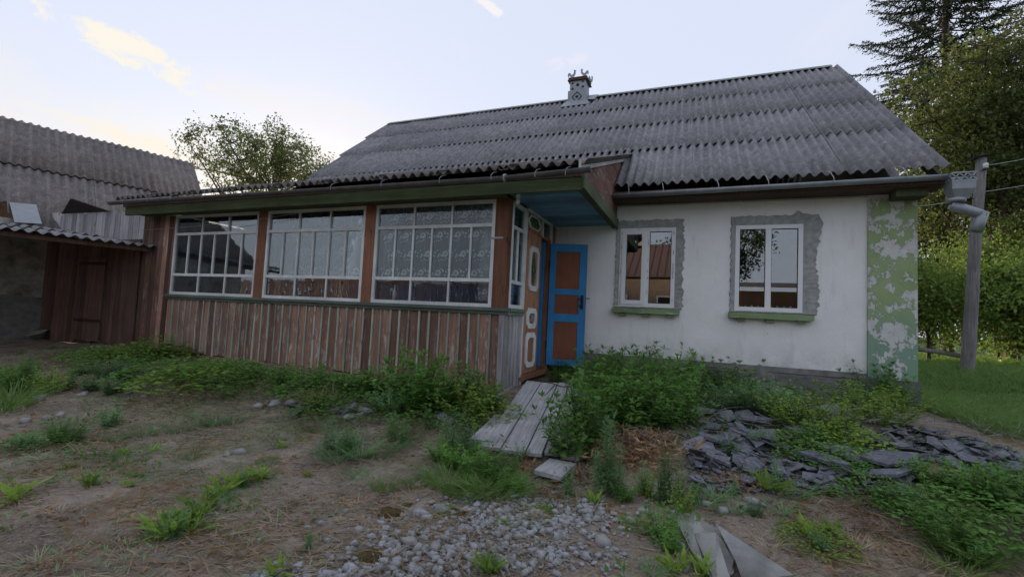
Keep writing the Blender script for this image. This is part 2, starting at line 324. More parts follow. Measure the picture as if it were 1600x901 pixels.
M['inwhite'] = m_plain('limewash_inside', (.13, .14, .16), .95)
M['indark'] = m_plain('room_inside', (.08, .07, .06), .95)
M['pvc'] = m_plain('white_plastic_frame', (.74, .75, .76), .35, var=.04, sc=4); M['film'] = m_plain('peeling_film', (.42, .43, .45), .5, var=.3)
M['galv'] = m_plain('galvanised_gutter', (.27, .29, .31), .5, .35, var=.25, sc=6); M['oldgut'] = m_plain('dark_old_gutter', (.085, .078, .072), .75, .1, var=.35, sc=7)
M['tin'] = m_plain('bright_tin', (.27, .29, .31), .5, .2, var=.15); M['rust'] = m_plain('dark_iron', (.030, .022, .018), .8, .2, var=.4)
M['ridge'] = m_plain('ridge_tin', (.22, .24, .22), .7, .1, var=.25, sc=3); M['sillgreen'] = m_wood('flaking_green_sill', (.19, .27, .13), (.27, .35, .19), 'x', wear=(.52, .52, .50), wear_t=.60, rnd=.05)
M['glass'] = m_glass('window_glass', (.86, .90, .90), .10, 2.2); M['oldglass'] = m_glass('old_wavy_glass', (.88, .92, .92), .0, .80, .0, .10, .03)
M['sheetglass'] = m_glass('dusty_sheet_glass', (.70, .80, .80), .16, 1.6, .12, .0, .42)
M['greenglass'] = m_plain('green_glass', (.05, .11, .05), .15, var=.4, sc=14)
M['gravel'] = m_plain('crushed_stone', (.27, .272, .28), .92, var=.5, sc=19); M['stone'] = m_plain('pale_stone', (0.260, 0.254, 0.247), .9, var=.35, sc=14)
M['straw'] = m_leaf('dry_straw', (0.206, 0.152, 0.095), (0.508, 0.399, 0.266), None, trans=.15); M['stalk'] = m_leaf('grey_stalks', (.14, .13, .12), (.32, .30, .27), None, trans=.05); M['rusty'] = m_leaf('russet_dead_leaves', (.20, .105, .055), (.40, .25, .14), None, trans=.2)
M['weed'] = m_leaf('weed_leaf', (0.085, 0.204, 0.038), (0.204, 0.383, 0.085), (0.406, 0.455, 0.097), .70); M['weed2'] = m_leaf('blue_green_leaf', (0.120, 0.251, 0.097), (0.240, 0.402, 0.174), None); M['weed3'] = m_leaf('yellow_green_leaf', (0.169, 0.298, 0.044), (0.319, 0.439, 0.089), (0.479, 0.460, 0.099), .64)
M['lawn'] = m_leaf('lawn_grass', (.11, .22, .045), (.22, .34, .10), (0.221, 0.243, 0.077), .60, rnd=.05); M['stem'] = m_leaf('plant_stem', (.08, .11, .04), (.13, .15, .06), None, trans=.05)
M['apple'] = m_leaf('apple_leaf', (0.061, 0.096, 0.031), (0.131, 0.166, 0.055), (0.260, 0.192, 0.052), .66, .4); M['maple'] = m_leaf('maple_leaf', (.085, .135, .035), (.19, .22, .07), (.34, .28, .10), .64, .45)
M['spruce'] = m_leaf('spruce_needles', (0.026, 0.046, 0.023), (0.055, 0.075, 0.038), None, trans=.1); M['hedge'] = m_leaf('hedge_leaf', (0.112, 0.194, 0.037), (0.224, 0.303, 0.064), (0.343, 0.343, 0.081), .62, .4); M['darkleaf'] = m_leaf('dark_leaf', (0.029, 0.058, 0.014), (0.065, 0.102, 0.029), None, trans=.35)
M['bark'] = m_wood('tree_bark', (0.042, 0.034, 0.027), (0.119, 0.098, 0.078), rnd=.1); M['pole'] = m_wood('grey_pole', (0.119, 0.112, 0.109), (0.280, 0.266, 0.259), rnd=.05)
M['lace'] = m_plain('lace_thread', (.72, .74, .75), .9, var=.08); M['porcelain'] = m_plain('white_porcelain', (.68, .70, .70), .25, var=.05)
M['wire'] = m_plain('steel_wire', (.30, .30, .30), .5, .5); M['bag'] = m_plain('dark_plastic', (.012, .014, .022), .35); M['basin'] = m_plain('enamel_basin', (.22, .26, .20), .4, var=.3)
M['brownroof'] = m_plain('brown_metal_roof', (.15, .085, .065), .5, .1, var=.15); M['tan'] = m_plain('tan_brick', (.30, .23, .18), .9, var=.2)
def m_net(name, dens):
    q = MT(name); t = q.t; tr = q.n('ShaderNodeBsdfTransparent'); df = q.n('ShaderNodeBsdfDiffuse'); df.inputs[0].default_value = (.62, .65, .67, 1); tl = q.n('ShaderNodeBsdfTranslucent'); tl.inputs[0].default_value = (.6, .62, .64, 1)
    a = q.n('ShaderNodeMixShader'); a.inputs[0].default_value = .35; q.l(df.outputs[0], a.inputs[1]); q.l(tl.outputs[0], a.inputs[2])
    mx = q.n('ShaderNodeMixShader'); q.l(q.ramp(q.noise(q.pos((14, 14, 1)), 1.0, 3), (.3, dens*.7), (.7, dens*1.3)), mx.inputs[0]); q.l(tr.outputs[0], mx.inputs[1]); q.l(a.outputs[0], mx.inputs[2]); q.l(mx.outputs[0], t.nodes['Material Output'].inputs[0]); return q.m
def limew():
    q = MT('stained_limewash', .95, .1); p = q.pos(); c = q.ramp(q.noise(p, 1.2, 7, .7), (.35, (.13, .12, .105)), (.62, (.50, .48, .43))); q.col(c); q.bump(q.noise(p, 9, 6), .4, .02); return q.m
M['limewash'] = limew()
M['net'] = m_net('curtain_net', .36); M['net2'] = m_net('thick_curtain_net', .6)

# ------------------------------------------------------------------ ground: one sheet out to the horizon, fine near the house
def lines(a, b, step, far):
    near = np.arange(a, b+1e-6, step); g = np.geomspace(step, far, 26)
    return np.concatenate([(a-np.cumsum(np.diff(np.concatenate([[0], g]))))[::-1], near, b+np.cumsum(np.diff(np.concatenate([[0], g])))])
gx = lines(-9.5, 7.5, .055, 500); gy = lines(-8.2, 1.0, .055, 700)
X, Y = np.meshgrid(gx, gy); Z = ground_z(X, Y); nx, ny = len(gx), len(gy)
I = np.arange(nx*ny).reshape(ny, nx); Q = np.stack([I[:-1, :-1], I[:-1, 1:], I[1:, 1:], I[1:, :-1]], -1).reshape(-1, 4)
gme = fastmesh('ground', np.stack([X, Y, Z], -1).reshape(-1, 3), Q, M['soil'], True)
gnd = mobj('ground', gme); gnd['kind'] = 'structure'; gnd['label'] = 'bare brown yard soil with moss and dry litter'

# ------------------------------------------------------------------ corrugated sheet
def sheet_mesh(name, waves, length, mat, pitch=.15, amp=.033, th=.006, seg=6, break_lo=None):
    n = waves*seg; V = []; Fs = []
    rows = (0.0, length*.5, length)
    for layer in (0, 1):
        for yv in rows:
            for i in range(n+1):
                x = i*pitch/seg; y0 = yv
                if break_lo and yv == 0.0: y0 = break_lo[int(i*len(break_lo)/(n+1))]
                V.append((x, y0, amp*math.cos(2*math.pi*x/pitch)-(th if layer else 0)))
    m = n+1; k = len(rows)*m
    for r in range(len(rows)-1):
        for i in range(n):
            a = r*m+i; Fs.append((a, a+1, a+m+1, a+m)); Fs.append((k+a, k+a+m, k+a+m+1, k+a+1))
    for i in range(n):
        Fs.append((i, k+i, k+i+1, i+1)); b = (len(rows)-1)*m+i; Fs.append((b, b+1, k+b+1, k+b))
    for r in range(len(rows)-1):
        a = r*m; Fs.append((a, a+m, k+a+m, k+a)); b = r*m+n; Fs.append((b, k+b, k+b+m, b+m))
    me = bpy.data.meshes.new(name); me.from_pydata(V, [], Fs); me.polygons.foreach_set('use_smooth', [i < 2*n*(len(rows)-1) for i in range(len(Fs))]); me.materials.append(mat); me.update()
    return me
def frame(o, xdir, ydir):
    xd = Vector(xdir).normalized(); yd = Vector(ydir).normalized(); zd = xd.cross(yd).normalized(); yd = zd.cross(xd)
    m = Matrix((xd, yd, zd)).transposed().to_4x4(); m.translation = Vector(o); return m
def lay(parent, me, origin, xdir, ydir, cols, rows, pitch_x, pitch_y, row_x0=None, row_w=None, keep=None, z0=.03, jit=.006, shear=0.0):
    """courses of sheets from the eave (origin) up along ydir; each sheet is one object"""
    for r in range(rows):
        for c in range(cols):
            if keep and not keep(r, c): continue
            x0 = row_x0[r] if row_x0 else 0.0; sx = row_w[r] if row_w else 1.0
            B = frame(origin, xdir, ydir)
            L = Matrix.Translation((x0+c*pitch_x*sx+random.uniform(-jit, jit), r*pitch_y+random.uniform(-jit*2, jit), z0+.016+(c % 2)*.006)) @ Matrix.Rotation(-R(.24)+random.uniform(-R(.03), R(.03)), 4, 'X') @ Matrix.Rotation(random.uniform(-R(.08), R(.08)), 4, 'Z') @ Matrix(((sx, -shear*(1-(c+.5)/cols), 0, 0), (0, 1, 0, 0), (0, 0, 1, 0), (0, 0, 0, 1)))
            inst(me, parent, B @ L, 'roof_sheet')

# ------------------------------------------------------------------ the house
H = empty('house', (0, 0, -.42)); tag(H, 'white plastered cottage with grey corrugated slate roof and two new white windows', 'house')
XL, XR, HD, WT = -6.75, 5.26, 10.0, 2.62
wins = [(1.171, 2.08, .866, 2.209), (2.982, 3.909, .863, 2.213)]
w = MB()
def wallquad(x0, x1, z0, z1):
    if x1-x0 > 1e-4 and z1-z0 > 1e-4: w.box(x0, x1, 0, .32, z0, z1)
xs = [XL, wins[0][0], wins[0][1], wins[1][0], wins[1][1], XR]
for i in range(5):
    if i in (1, 3):
        q = wins[0 if i == 1 else 1]; wallquad(xs[i], xs[i+1], -.3, q[2]); wallquad(xs[i], xs[i+1], q[3], WT)
    else: wallquad(xs[i], xs[i+1], -.3, WT)
w.build('front_wall', M['plaster'], H)
w = MB(); w.box(XL, XL+.32, .32, HD, -.3, WT); w.box(XR-.32, XR, .32, HD, -.3, WT); w.box(XL+.32, XR-.32, HD-.32, HD, -.3, WT)
RS = .7817; RY, RZ = 5.0, 7.06
for xx in (XL+.02, XR-.14): w.prism([(xx, 0.0, WT), (xx, HD, WT), (xx, RY, RZ-.12)], (.12, 0, 0))
w.build('outer_wall', M['plaster'], H)
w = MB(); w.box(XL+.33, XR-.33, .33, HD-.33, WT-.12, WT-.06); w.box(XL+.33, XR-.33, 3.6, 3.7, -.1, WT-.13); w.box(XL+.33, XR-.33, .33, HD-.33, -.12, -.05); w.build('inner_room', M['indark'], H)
# plinth: rough stone courses below the plaster
nx_, nz_ = 150, 12; vs = []
for j in range(nz_+1):
    for i in range(nx_+1):
        xx_ = .15+(4.70-.15)*i/nx_; zz_ = -.64+.605*j/nz_; bl = float(vn(xx_*4.2+int(j/4)*7.3, j*.31))
        vs.append((xx_, -.055-.05*bl-.022*float(vn(xx_*14, zz_*14))-(.0 if j < nz_ else -.02), zz_))
w = MB(); w.add(vs, [(j*(nx_+1)+i, j*(nx_+1)+i+1, (j+1)*(nx_+1)+i+1, (j+1)*(nx_+1)+i) for j in range(nz_) for i in range(nx_)]); w.build('plinth', M['concrete'], H)
w = MB(); w.prism([(.15, -.055, -.05), (4.72, -.055, -.05), (4.72, .0, .03), (.15, .0, .03)], (0, .02, 0)); w.build('plinth_ledge', M['concrete'], H)
w = MB(); w.box(4.716, 5.285, -.045, .05, -.03, 2.545); w.build('pilaster', M['peel'], H)
w = MB(); w.box(4.69, 5.31, -.09, .06, -.75, -.032, j=.006); w.build('pilaster_base', M['concrete'], H)
w = MB(); w.box(1.05, 4.715, -.028, -.001, 2.585, 2.612); w.build('plaster_edge', M['whitewood'], H)
# soffit and eave boards
w = MB(); w.box(1.0, 5.46, -.46, -.30, 2.60, 2.625); w.box(1.0, 5.46, -.29, -.031, 2.606, 2.63); w.box(1.02, 5.48, -.50, -.462, 2.61, 2.72); w.build('soffit', M['darkwood'], H)
w = MB(); w.box(4.95, 5.30, -.34, -.06, 2.50, 2.60); w.build('eave_beam', M['rake'], H)
# windows
for wi, (x0, x1, z0, z1) in enumerate(wins):
    we = empty('window', ((x0+x1)/2, 0, z0), H)
    fw_, y0, y1 = .062, -.012, .06
    q = MB(); q.ring([(x0, y0, z0), (x1, y0, z0), (x1, y0, z1), (x0, y0, z1)], [(x0+fw_, y0, z0+fw_), (x1-fw_, y0, z0+fw_), (x1-fw_, y0, z1-fw_), (x0+fw_, y0, z1-fw_)], (0, y1-y0, 0)); f = q.build('frame', M['pvc'], we)
    xm = (x0+x1)/2; q = MB(); q.box(xm-.04, xm+.04, y0+.004, y1-.004, z0+fw_, z1-fw_); q.build('mullion', M['pvc'], we)
    panes = [(x0+fw_, xm-.04), (xm+.04, x1-fw_)]
    for k, (a, b) in enumerate(panes):
        g = (z0+fw_, z1-fw_); gk = .034
        if wi == 0 and k == 0:   # opening sash stands proud of the frame
            q = MB(); q.ring([(a-.022, y0-.018, g[0]-.022), (b+.022, y0-.018, g[0]-.022), (b+.022, y0-.018, g[1]+.022), (a-.022, y0-.018, g[1]+.022)], [(a+.045, y0-.018, g[0]+.045), (b-.045, y0-.018, g[0]+.045), (b-.045, y0-.018, g[1]-.045), (a+.045, y0-.018, g[1]-.045)], (0, .05, 0)); q.build('sash', M['pvc'], we); gk = .045
        q = MB(); q.ring([(a, .012, g[0]), (b, .012, g[0]), (b, .012, g[1]), (a, .012, g[1])], [(a+gk-.026, .018, g[0]+gk-.026), (b-gk+.026, .018, g[0]+gk-.026), (b-gk+.026, .018, g[1]-gk+.026), (a+gk-.026, .018, g[1]-gk+.026)], (0, .03, 0)); q.build('glazing_bead', M['rust'], we)
        q = MB(); q.box(a+.004, b-.004, .026, .032, g[0]+.004, g[1]-.004); q.build('pane', M['glass'], we)
    if wi == 0:                  # torn remains of the protective film
        for k in range(26):
            side = random.choice('LRTM'); t = random.random()
            px_, pz_ = {'L': (x0+.03, z0+t*(z1-z0)), 'R': (x1-.03, z0+t*(z1-z0)), 'T': (x0+t*(x1-x0), z1-.03), 'M': (xm+.02, z0+.2+t*(z1-z0-.3))}[side]
            ln = random.uniform(.03, .12); wd = random.uniform(.004, .012); vert = side != 'T'
            q = MB(); pts = [(px_-wd, y0-.021, pz_-ln*.5), (px_+wd, y0-.021, pz_-ln*.4), (px_+wd*.3, y0-.021, pz_+ln*.5)] if vert else [(px_-ln*.6, y0-.003, pz_-wd), (px_+ln*.6, y0-.003, pz_), (px_, y0-.003, pz_+wd)]
            q.prism(pts, (0, .0025, 0)); q.build('film_scrap', M['film'], we)
    # rough cement surround, ragged outside
    lm, rm, tm, bm_ = ((.07, .13, .14, .03), (.07, .20, .15, .03))[wi]
    outp, inp = [], []
    def edge(n, fo, fi):
        for i in range(n): outp.append(fo(i/n)); inp.append(fi(i/n))
    rr = lambda s: random.uniform(-s, s)
    edge(26, lambda t: (x0-lm+t*(x1-x0+lm+rm), z0-bm_), lambda t: (x0+t*(x1-x0), z0))
    edge(44, lambda t: (x1+rm+rr(.022)+(.05*math.sin(t*9)*t if wi else .01*math.sin(t*12)), z0-bm_+t*(z1-z0+bm_+tm)), lambda t: (x1, z0+t*(z1-z0)))
    edge(30, lambda t: (x1+rm-t*(x1-x0+lm+rm), z1+tm+rr(.014)+(.05 if wi and .18 < t < .24 else 0)), lambda t: (x1-t*(x1-x0), z1))
    edge(40, lambda t: (x0-lm+rr(.012), z1+tm-t*(z1-z0+bm_+tm)), lambda t: (x0, z1-t*(z1-z0)))
    q = MB(); ins = lambda p, k: (p[0]+( (x0+x1)/2-p[0])*k, p[1]+((z0+z1)/2-p[1])*k)
    o3 = [(a, -.0005, b) for a, b in outp]; o2 = [(ins(p, .02)[0], -.022-random.uniform(0, .012), ins(p, .02)[1]) for p in outp]; i3 = [(a, -.006, b) for a, b in inp]
    n = len(o3); q.add(o3+o2+i3, [(i, (i+1) % n, n+(i+1) % n, n+i) for i in range(n)]+[(n+i, n+(i+1) % n, 2*n+(i+1) % n, 2*n+i) for i in range(n)]); q.build('cement_surround', M['cement'], we)
    sx0, sx1 = x0-.08, x1+(.09 if wi == 0 else .13)
    q = MB(); q.box(sx0, sx1, -.13, -.001, z0-.115, z0-.032, j=.006); s_ = q.build('sill', M['sillgreen'], we)
    for t in (.10, .45, .82):
        q = MB(); xx = sx0+t*(sx1-sx0); q.box(xx, xx+.115, -.085, -.001, z0-.165, z0-.117, j=.006); q.build('sill_bracket', M['sillgreen'], we)
# roof
roof = empty('roof', (0, -.45, 2.8), H)
slopey = Vector((0, 1, RS)).normalized(); SL = math.hypot(5.45, 5.45*RS); PY = SL/4
sm = sheet_mesh('roof_sheet', 8, PY+.16, M['slate']); sm2 = sheet_mesh('roof_sheet_cut', 8, PY+.02, M['slate'])
SHX = .29; C_ = 12; rx0 = [-6.72-SHX*r for r in range(4)]; RW = [(5.47-x_)/(C_*1.05+.15) for x_ in rx0]
lay(roof, sm, (0, -.45, 2.80), (1, 0, 0), slopey, C_, 3, 1.05, PY, rx0, RW, shear=SHX/PY)
lay(roof, sm2, (0, -.45, 2.80), (1, 0, 0), slopey, C_, 4, 1.05, PY, rx0, RW, keep=lambda r, c: r == 3, shear=SHX/PY)
q = MB(); bx = sheet_mesh('rear_slope', 86, SL, M['slate']); inst(bx, roof, frame((5.36, 10.45, 2.82), (-1, 0, 0), (0, -1, RS)), 'rear_slope')
for k in range(7):
    a = -7.72+k*1.87; q = MB(); zc = RZ+.075
    q.prism([(a, RY-.17, zc-.10), (a, RY, zc+.02), (a, RY+.17, zc-.10), (a, RY+.17, zc-.11), (a, RY, zc+.008), (a, RY-.17, zc-.11)], (1.885 if k < 6 else 1.84, 0, 0.0)); q.build('ridge_cap', M['ridge'], roof)
for xr0, xr1 in ((5.47, 5.335), ):                                   # verge board along the right gable
    q = MB(); A = Vector((5.40, -.44, 2.72)); B = Vector((5.27, RY, RZ-.08)); q.prism([A, B, B+Vector((0, 0, -.16)), A+Vector((0, 0, -.16))], (.03, 0, 0)); q.build('verge_board', M['rake'], roof)
q = MB(); A = Vector((-6.66, -.30, 2.86)); B = Vector((-7.60, RY, RZ-.08)); q.prism([A, B, B+Vector((0, 0, -.16)), A+Vector((0, 0, -.16))], (.03, 0, 0)); q.build('verge_board', M['rake'], roof)
# gutter
def gutter(x0, x1, y, z0, z1, r, mat, parent, th=.006):
    q = MB(); n = 9; vs = []; 
    for x, z in ((x0, z0), (x1, z1)):
        for rad in (r, r-th):
            for k in range(n): a = math.pi+math.pi*k/(n-1); vs.append((x, y+rad*math.cos(a), z+rad*math.sin(a)))
    fs = []
    for k in range(n-1): fs += [(k, k+1, 2*n+k+1, 2*n+k), (n+k+1, n+k, 3*n+k, 3*n+k+1), (k+1, k, n+k, n+k+1), (2*n+k, 2*n+k+1, 3*n+k+1, 3*n+k)]
    fs += [(0, 2*n, 3*n, n), (n-1, 2*n-1, 4*n-1, 3*n-1)]
    return q.add(vs, fs).build('gutter', mat, parent, True)
gutter(1.02, 5.43, -.555, 2.665, 2.70, .062, M['galv'], H)
for px_ in (985, 1038, 1123, 1200, 1300, 1413):
    p = on(px_, 285, 'y', -.5); zz = 2.68+.008*(p[0]-1); q = MB(); q.tube([(p[0], -.618, zz-.045), (p[0]-.004, -.612, zz+.03), (p[0]-.025, -.53, zz+.125), (p[0]-.04, -.46, zz+.165)], .006, 5); q.build('gutter_strap', M['tin'], H)
# chimney with tin cladding and roosters
ch = empty('chimney', (-.95, 4.8, 6.8), H)
q = MB(); q.box(-1.20, -.66, 4.56, 5.10, 6.55, 7.17); q.build('tin_base', M['tin'], ch)
q = MB(); q.box(-1.16, -.70, 4.60, 5.06, 7.17, 7.47); q.build('tin_shaft', M['galv'], ch)
q = MB(); q.prism([(-1.34, 4.30, 6.60), (-.50, 4.30, 6.60), (-.64, 4.56, 6.86), (-1.22, 4.56, 6.86)], (0, .004, .02)); q.prism([(-.64, 4.52, 6.84), (-.40, 4.5, 6.80), (-.40, 4.98, 7.15), (-.64, 5.0, 7.17)], (0, .004, .02)); q.build('flashing', M['tin'], ch)
def star(n, r0, r1, c, y, d):
    q = MB(); pts = [(c[0]+(r0 if i % 2 == 0 else r1)*math.sin(math.pi*i/n), y, c[1]+(r0 if i % 2 == 0 else r1)*math.cos(math.pi*i/n)) for i in range(2*n)]; return q.prism(pts, (0, d, 0))
for cx_, cz_, r_ in ((-1.08, 7.40, .03), (-.93, 7.34, .055), (-.78, 7.42, .03), (-1.08, 7.24, .038), (-.78, 7.27, .038)):
    star(8, r_, r_*.62, (cx_, cz_), 4.588, .011).build('tin_rosette', M['rust'], ch)
dm = [(-.93, 4.546, 7.13), (-.78, 4.546, 6.97), (-.93, 4.546, 6.81), (-1.08, 4.546, 6.97)]; di = [(-.93+(a+.93)*.84, b, 6.97+(c-6.97)*.84) for a, b, c in dm]
q = MB(); q.ring(dm, di, (0, .013, 0)); q.build('tin_diamond', M['rust'], ch); star(8, .05, .03, (-.93, 6.97), 4.55, .009).build('tin_rosette', M['rust'], ch)
q = MB(); q.box(-1.22, -.64, 4.54, 5.12, 7.47, 7.50); q.box(-1.20, -.66, 4.56, 5.10, 7.50, 7.565, j=.008); q.build('cap', M['darkwood'], ch)
roo = [(-.10, .0), (-.12, .09), (-.09, .15), (-.04, .13), (.0, .07), (.05, .09), (.075, .15), (.065, .20), (.09, .225), (.12, .20), (.145, .185), (.12, .17), (.125, .10), (.09, .03), (.045, .0), (.05, -.05), (.02, -.05), (.0, .0), (-.05, .02), (-.07, .07)]
for (cx_, cy_, fl, rz) in ((-1.13, 4.62, 1, 0), (-.74, 4.62, -1, 0), (-.66, 5.02, 1, 1.3)):
    q = MB(); Mx = Matrix.Translation((cx_, cy_, 7.60)) @ Matrix.Rotation(rz, 4, 'Z'); q.prism([(a*fl*.95, -.01, b*.95) for a, b in roo], (0, .022, 0), Mx); q.build('rooster', M['galv'], ch)
# downpipe head with pierced crown, funnel and cut-off pipe
dp = empty('downpipe', (5.52, -.56, 2.5), H)
P_ = lambda px, py: on(px, py, 'y', -.56)
c0 = P_(1499, 287); hw = .12
q = MB()
for s_ in range(4):
    Mx = Matrix.Translation((c0[0], c0[1], c0[2])) @ Matrix.Rotation(s_*math.pi/2, 4, 'Z')
    for zz in (.0, .105): q.box(-hw, hw, -hw-.004, -hw+.004, zz, zz+.018, Mx)
    for k in range(3):
        a = -hw+k*hw*2/3; b = a+hw*2/3
        for (u0, u1) in ((a, b), (b, a)): q.prism([(u0, -hw-.003, .018), (u0+.018, -hw-.003, .018), (u1, -hw-.003, .105), (u1-.018, -hw-.003, .105)], (0, .006, 0), Mx)
q.build('pierced_crown', M['galv'], dp)
q = MB(); cx_, cy_, cz_ = c0
def sq(h, z): return [(cx_-h, cy_-h, z), (cx_+h, cy_-h, z), (cx_+h, cy_+h, z), (cx_-h, cy_+h, z)]
vs = sq(hw, cz_)+sq(hw*.96, cz_-.09)+sq(.075, cz_-.19)+sq(.07, cz_-.21); q.add(vs, [(4*i+k, 4*i+4+k, 4*i+4+(k+1) % 4, 4*i+(k+1) % 4) for i in range(3) for k in range(4)]); q.build('funnel', M['galv'], dp)
ctop = Vector((cx_-.06, cy_, cz_-.22)); e1 = Vector(P_(1533, 336)); e1.y = cy_-.02; e2 = Vector(P_(1524, 362)); e2.y = cy_-.02
q = MB(); q.tube([ctop+Vector((.02, 0, .035)), ctop+Vector((.02, 0, .02)), ctop+Vector((.02, 0, -.015)), ctop+Vector((.02, 0, -.03))], [.07, .105, .105, .08], 14); q.build('pipe_collar', M['galv'], dp, True)
q = MB(); st = ctop+Vector((-.03, 0, -.05)); q.tube([st, st+(e1-st)*.5, e1+(e1-st).normalized()*.03], [.064, .062, .058], 14); q.build('pipe', M['galv'], dp, True)
q = MB(); q.tube([e1+Vector((.012, .0, .035)), (e1+e2)/2, e2], [.060, .064, .066], 14); q.build('pipe_elbow', M['galv'], dp, True)
q = MB(); q.tube([e1+(st-e1)*.45+Vector((-.005, 0, .003)), e1+(st-e1)*.47], .064, 14); q.build('pipe_joint', M['galv'], dp, True)

# ------------------------------------------------------------------ the veranda
VD = -2.242; XV0 = -7.06
V = empty('veranda', (-3.5, VD, -.42)); tag(V, 'glazed wooden veranda of brown boards with white lattice windows and low corrugated roof', 'veranda')
ZB, ZS = -.44, .66
def drop(x): return ZB+.07*max(0, min(1, (-x)/7))
# boards and battens below the sill
def jbox(name, mat, x0, x1, y0, y1, z0, z1, parent, tilt=0, j=.003):
    q = MB(); c = Vector(((x0+x1)/2, (y0+y1)/2, z1)); Mx = Matrix.Translation(c) @ Matrix.Rotation(tilt, 4, 'Y') @ Matrix.Translation(-c); q.box(x0, x1, y0, y1, z0, z1, Mx, j); return q.build(name, mat, parent)
x = XV0; i = 0
while x < -.02:
    wd = min(random.uniform(.150, .185), 0-x); jbox('board', M['brown'] if x < -.5 else M['greywood'] if x > -.2 else M['brown'], x+.001, x+wd-.014, VD, VD+.024, drop(x)+random.uniform(-.02, .03), ZS-.004, V)
    if x > XV0+.05: jbox('batten', M['batten'], x-.004, x+.024, VD-.020, VD-.0015, drop(x)+random.uniform(-.01, .05), ZS-.006, V, random.uniform(-.014, .014))
    x += wd
y = VD+.03
while y < -1.60:
    wd = .135; q = MB(); q.box(-.026, -.002, y, y+wd-.004, -.44, ZS-.004, None, .003); q.build('board', M['greywood'], V)
    q = MB(); q.box(-.001, .018, y+wd-.02, y+wd+.012, -.42, ZS-.006, None, .003); q.build('batten', M['batten'] if random.random() < .5 else M['greywood'], V); y += wd
q = MB(); q.box(XV0, -.03, VD+.034, VD+.05, -.42, ZS-.01); q.build('backing', M['rust'], V)  # near-black sheet added behind the boards, its colour standing for shade in the slits
jbox('corner_board', M['greywood'], -.075, .004, VD-.024, VD-.001, -.46, ZS-.006, V)
q = MB(); q.box(-5.9, -3.3, VD-.09, VD-.03, -.43, -.375, None, .012); q.build('base_plank', M['brown'], V)
q = MB(); q.box(-3.2, -1.6, VD-.10, VD-.04, -.46, -.41, None, .012); q.build('base_plank', M['brown'], V)
q = MB(); q.box(XV0-.03, .045, VD-.065, VD+.08, ZS, ZS+.045, None, .003); q.box(XV0-.03, .03, VD-.035, VD-.004, ZS-.045, ZS-.002, None, .002); q.build('sill', M['sill'], V)
q = MB(); q.box(-.09, .055, VD+.082, -1.585, ZS+.002, ZS+.047, None, .002); q.box(.002, .032, VD+.03, -1.585, ZS-.045, ZS, None, .002); q.build('sill', M['sill'], V)
# posts
for (a, b) in ((XV0+.0, -7.012), (-4.772, -4.568), (-2.448, -2.255)):
    jbox('post', M['post'], a, b, VD-.018, VD+.09, ZS+.047, 2.235, V, 0, .004)
jbox('post', M['post'], -.205, -.108, VD-.015, VD+.09, ZS+.047, 2.235, V); jbox('post', M['post'], -.104, .002, VD-.022, VD+.10, ZS+.047, 2.235, V)
q = MB(); q.box(-.26, -.07, VD-.028, VD-.019, 1.66, 1.69); q.build('tin_strip', M['tin'], V)
# lattice windows
def lattice(M4, w_, h_, t1, t2, cols_top, cols_mid, cols_bot, glass):
    """window in local x (0..w) and z (0..h); M4 takes local to world"""
    c = M4 @ Vector((w_/2, 0, 0)); we = empty('window', c, V)
    fw_ = .05
    q = MB(); q.ring([(0, -.012, 0), (w_, -.012, 0), (w_, -.012, h_), (0, -.012, h_)], [(fw_, -.012, fw_), (w_-fw_, -.012, fw_), (w_-fw_, -.012, h_-fw_), (fw_, -.012, h_-fw_)], (0, .06, 0), M4); q.build('frame', M['whitewood'], we)
    for t in (t1, t2): q = MB(); q.box(fw_, w_-fw_, -.008, .04, t-.024, t+.024, M4, .001); q.build('transom', M['whitewood'], we)
    for (za, zb, n) in ((t1+.024, h_-fw_, cols_top), (t2+.024, t1-.024, cols_mid), (fw_, t2-.024, cols_bot)):
        st = (w_-2*fw_)/n
        for k in range(n):
            a = fw_+k*st
            if k: q = MB(); q.box(a-.014, a+.014, -.005, .036, za+.001, zb-.001, M4, .001); q.build('glazing_bar', M['whitewood'], we)
            q = MB(); q.box(a+(.015 if k else .001), a+st-(.015 if k < n-1 else .001), .014, .018, za+.001, zb-.001, M4 @ Matrix.Translation((a+st/2, .016, (za+zb)/2)) @ Matrix.Rotation(random.uniform(-.006, .006), 4, 'Z') @ Matrix.Rotation(random.uniform(-.006, .006), 4, 'X') @ Matrix.Translation((-a-st/2, -.016, -(za+zb)/2))); q.build('pane', glass, we)
    return we
for (a, b) in ((-7.01, -4.774), (-4.566, -2.45), (-2.253, -.207)):
    lattice(Matrix.Translation((a, VD-.002, .707)), b-a, 1.52, 1.158, .378, 3, 6, 3, M['oldglass'])
lattice(Matrix.Translation((.0, VD+.105, .712)) @ Matrix.Rotation(math.pi/2, 4, 'Z'), .545, 1.515, 1.153, .373, 1, 2, 1, M['oldglass'])
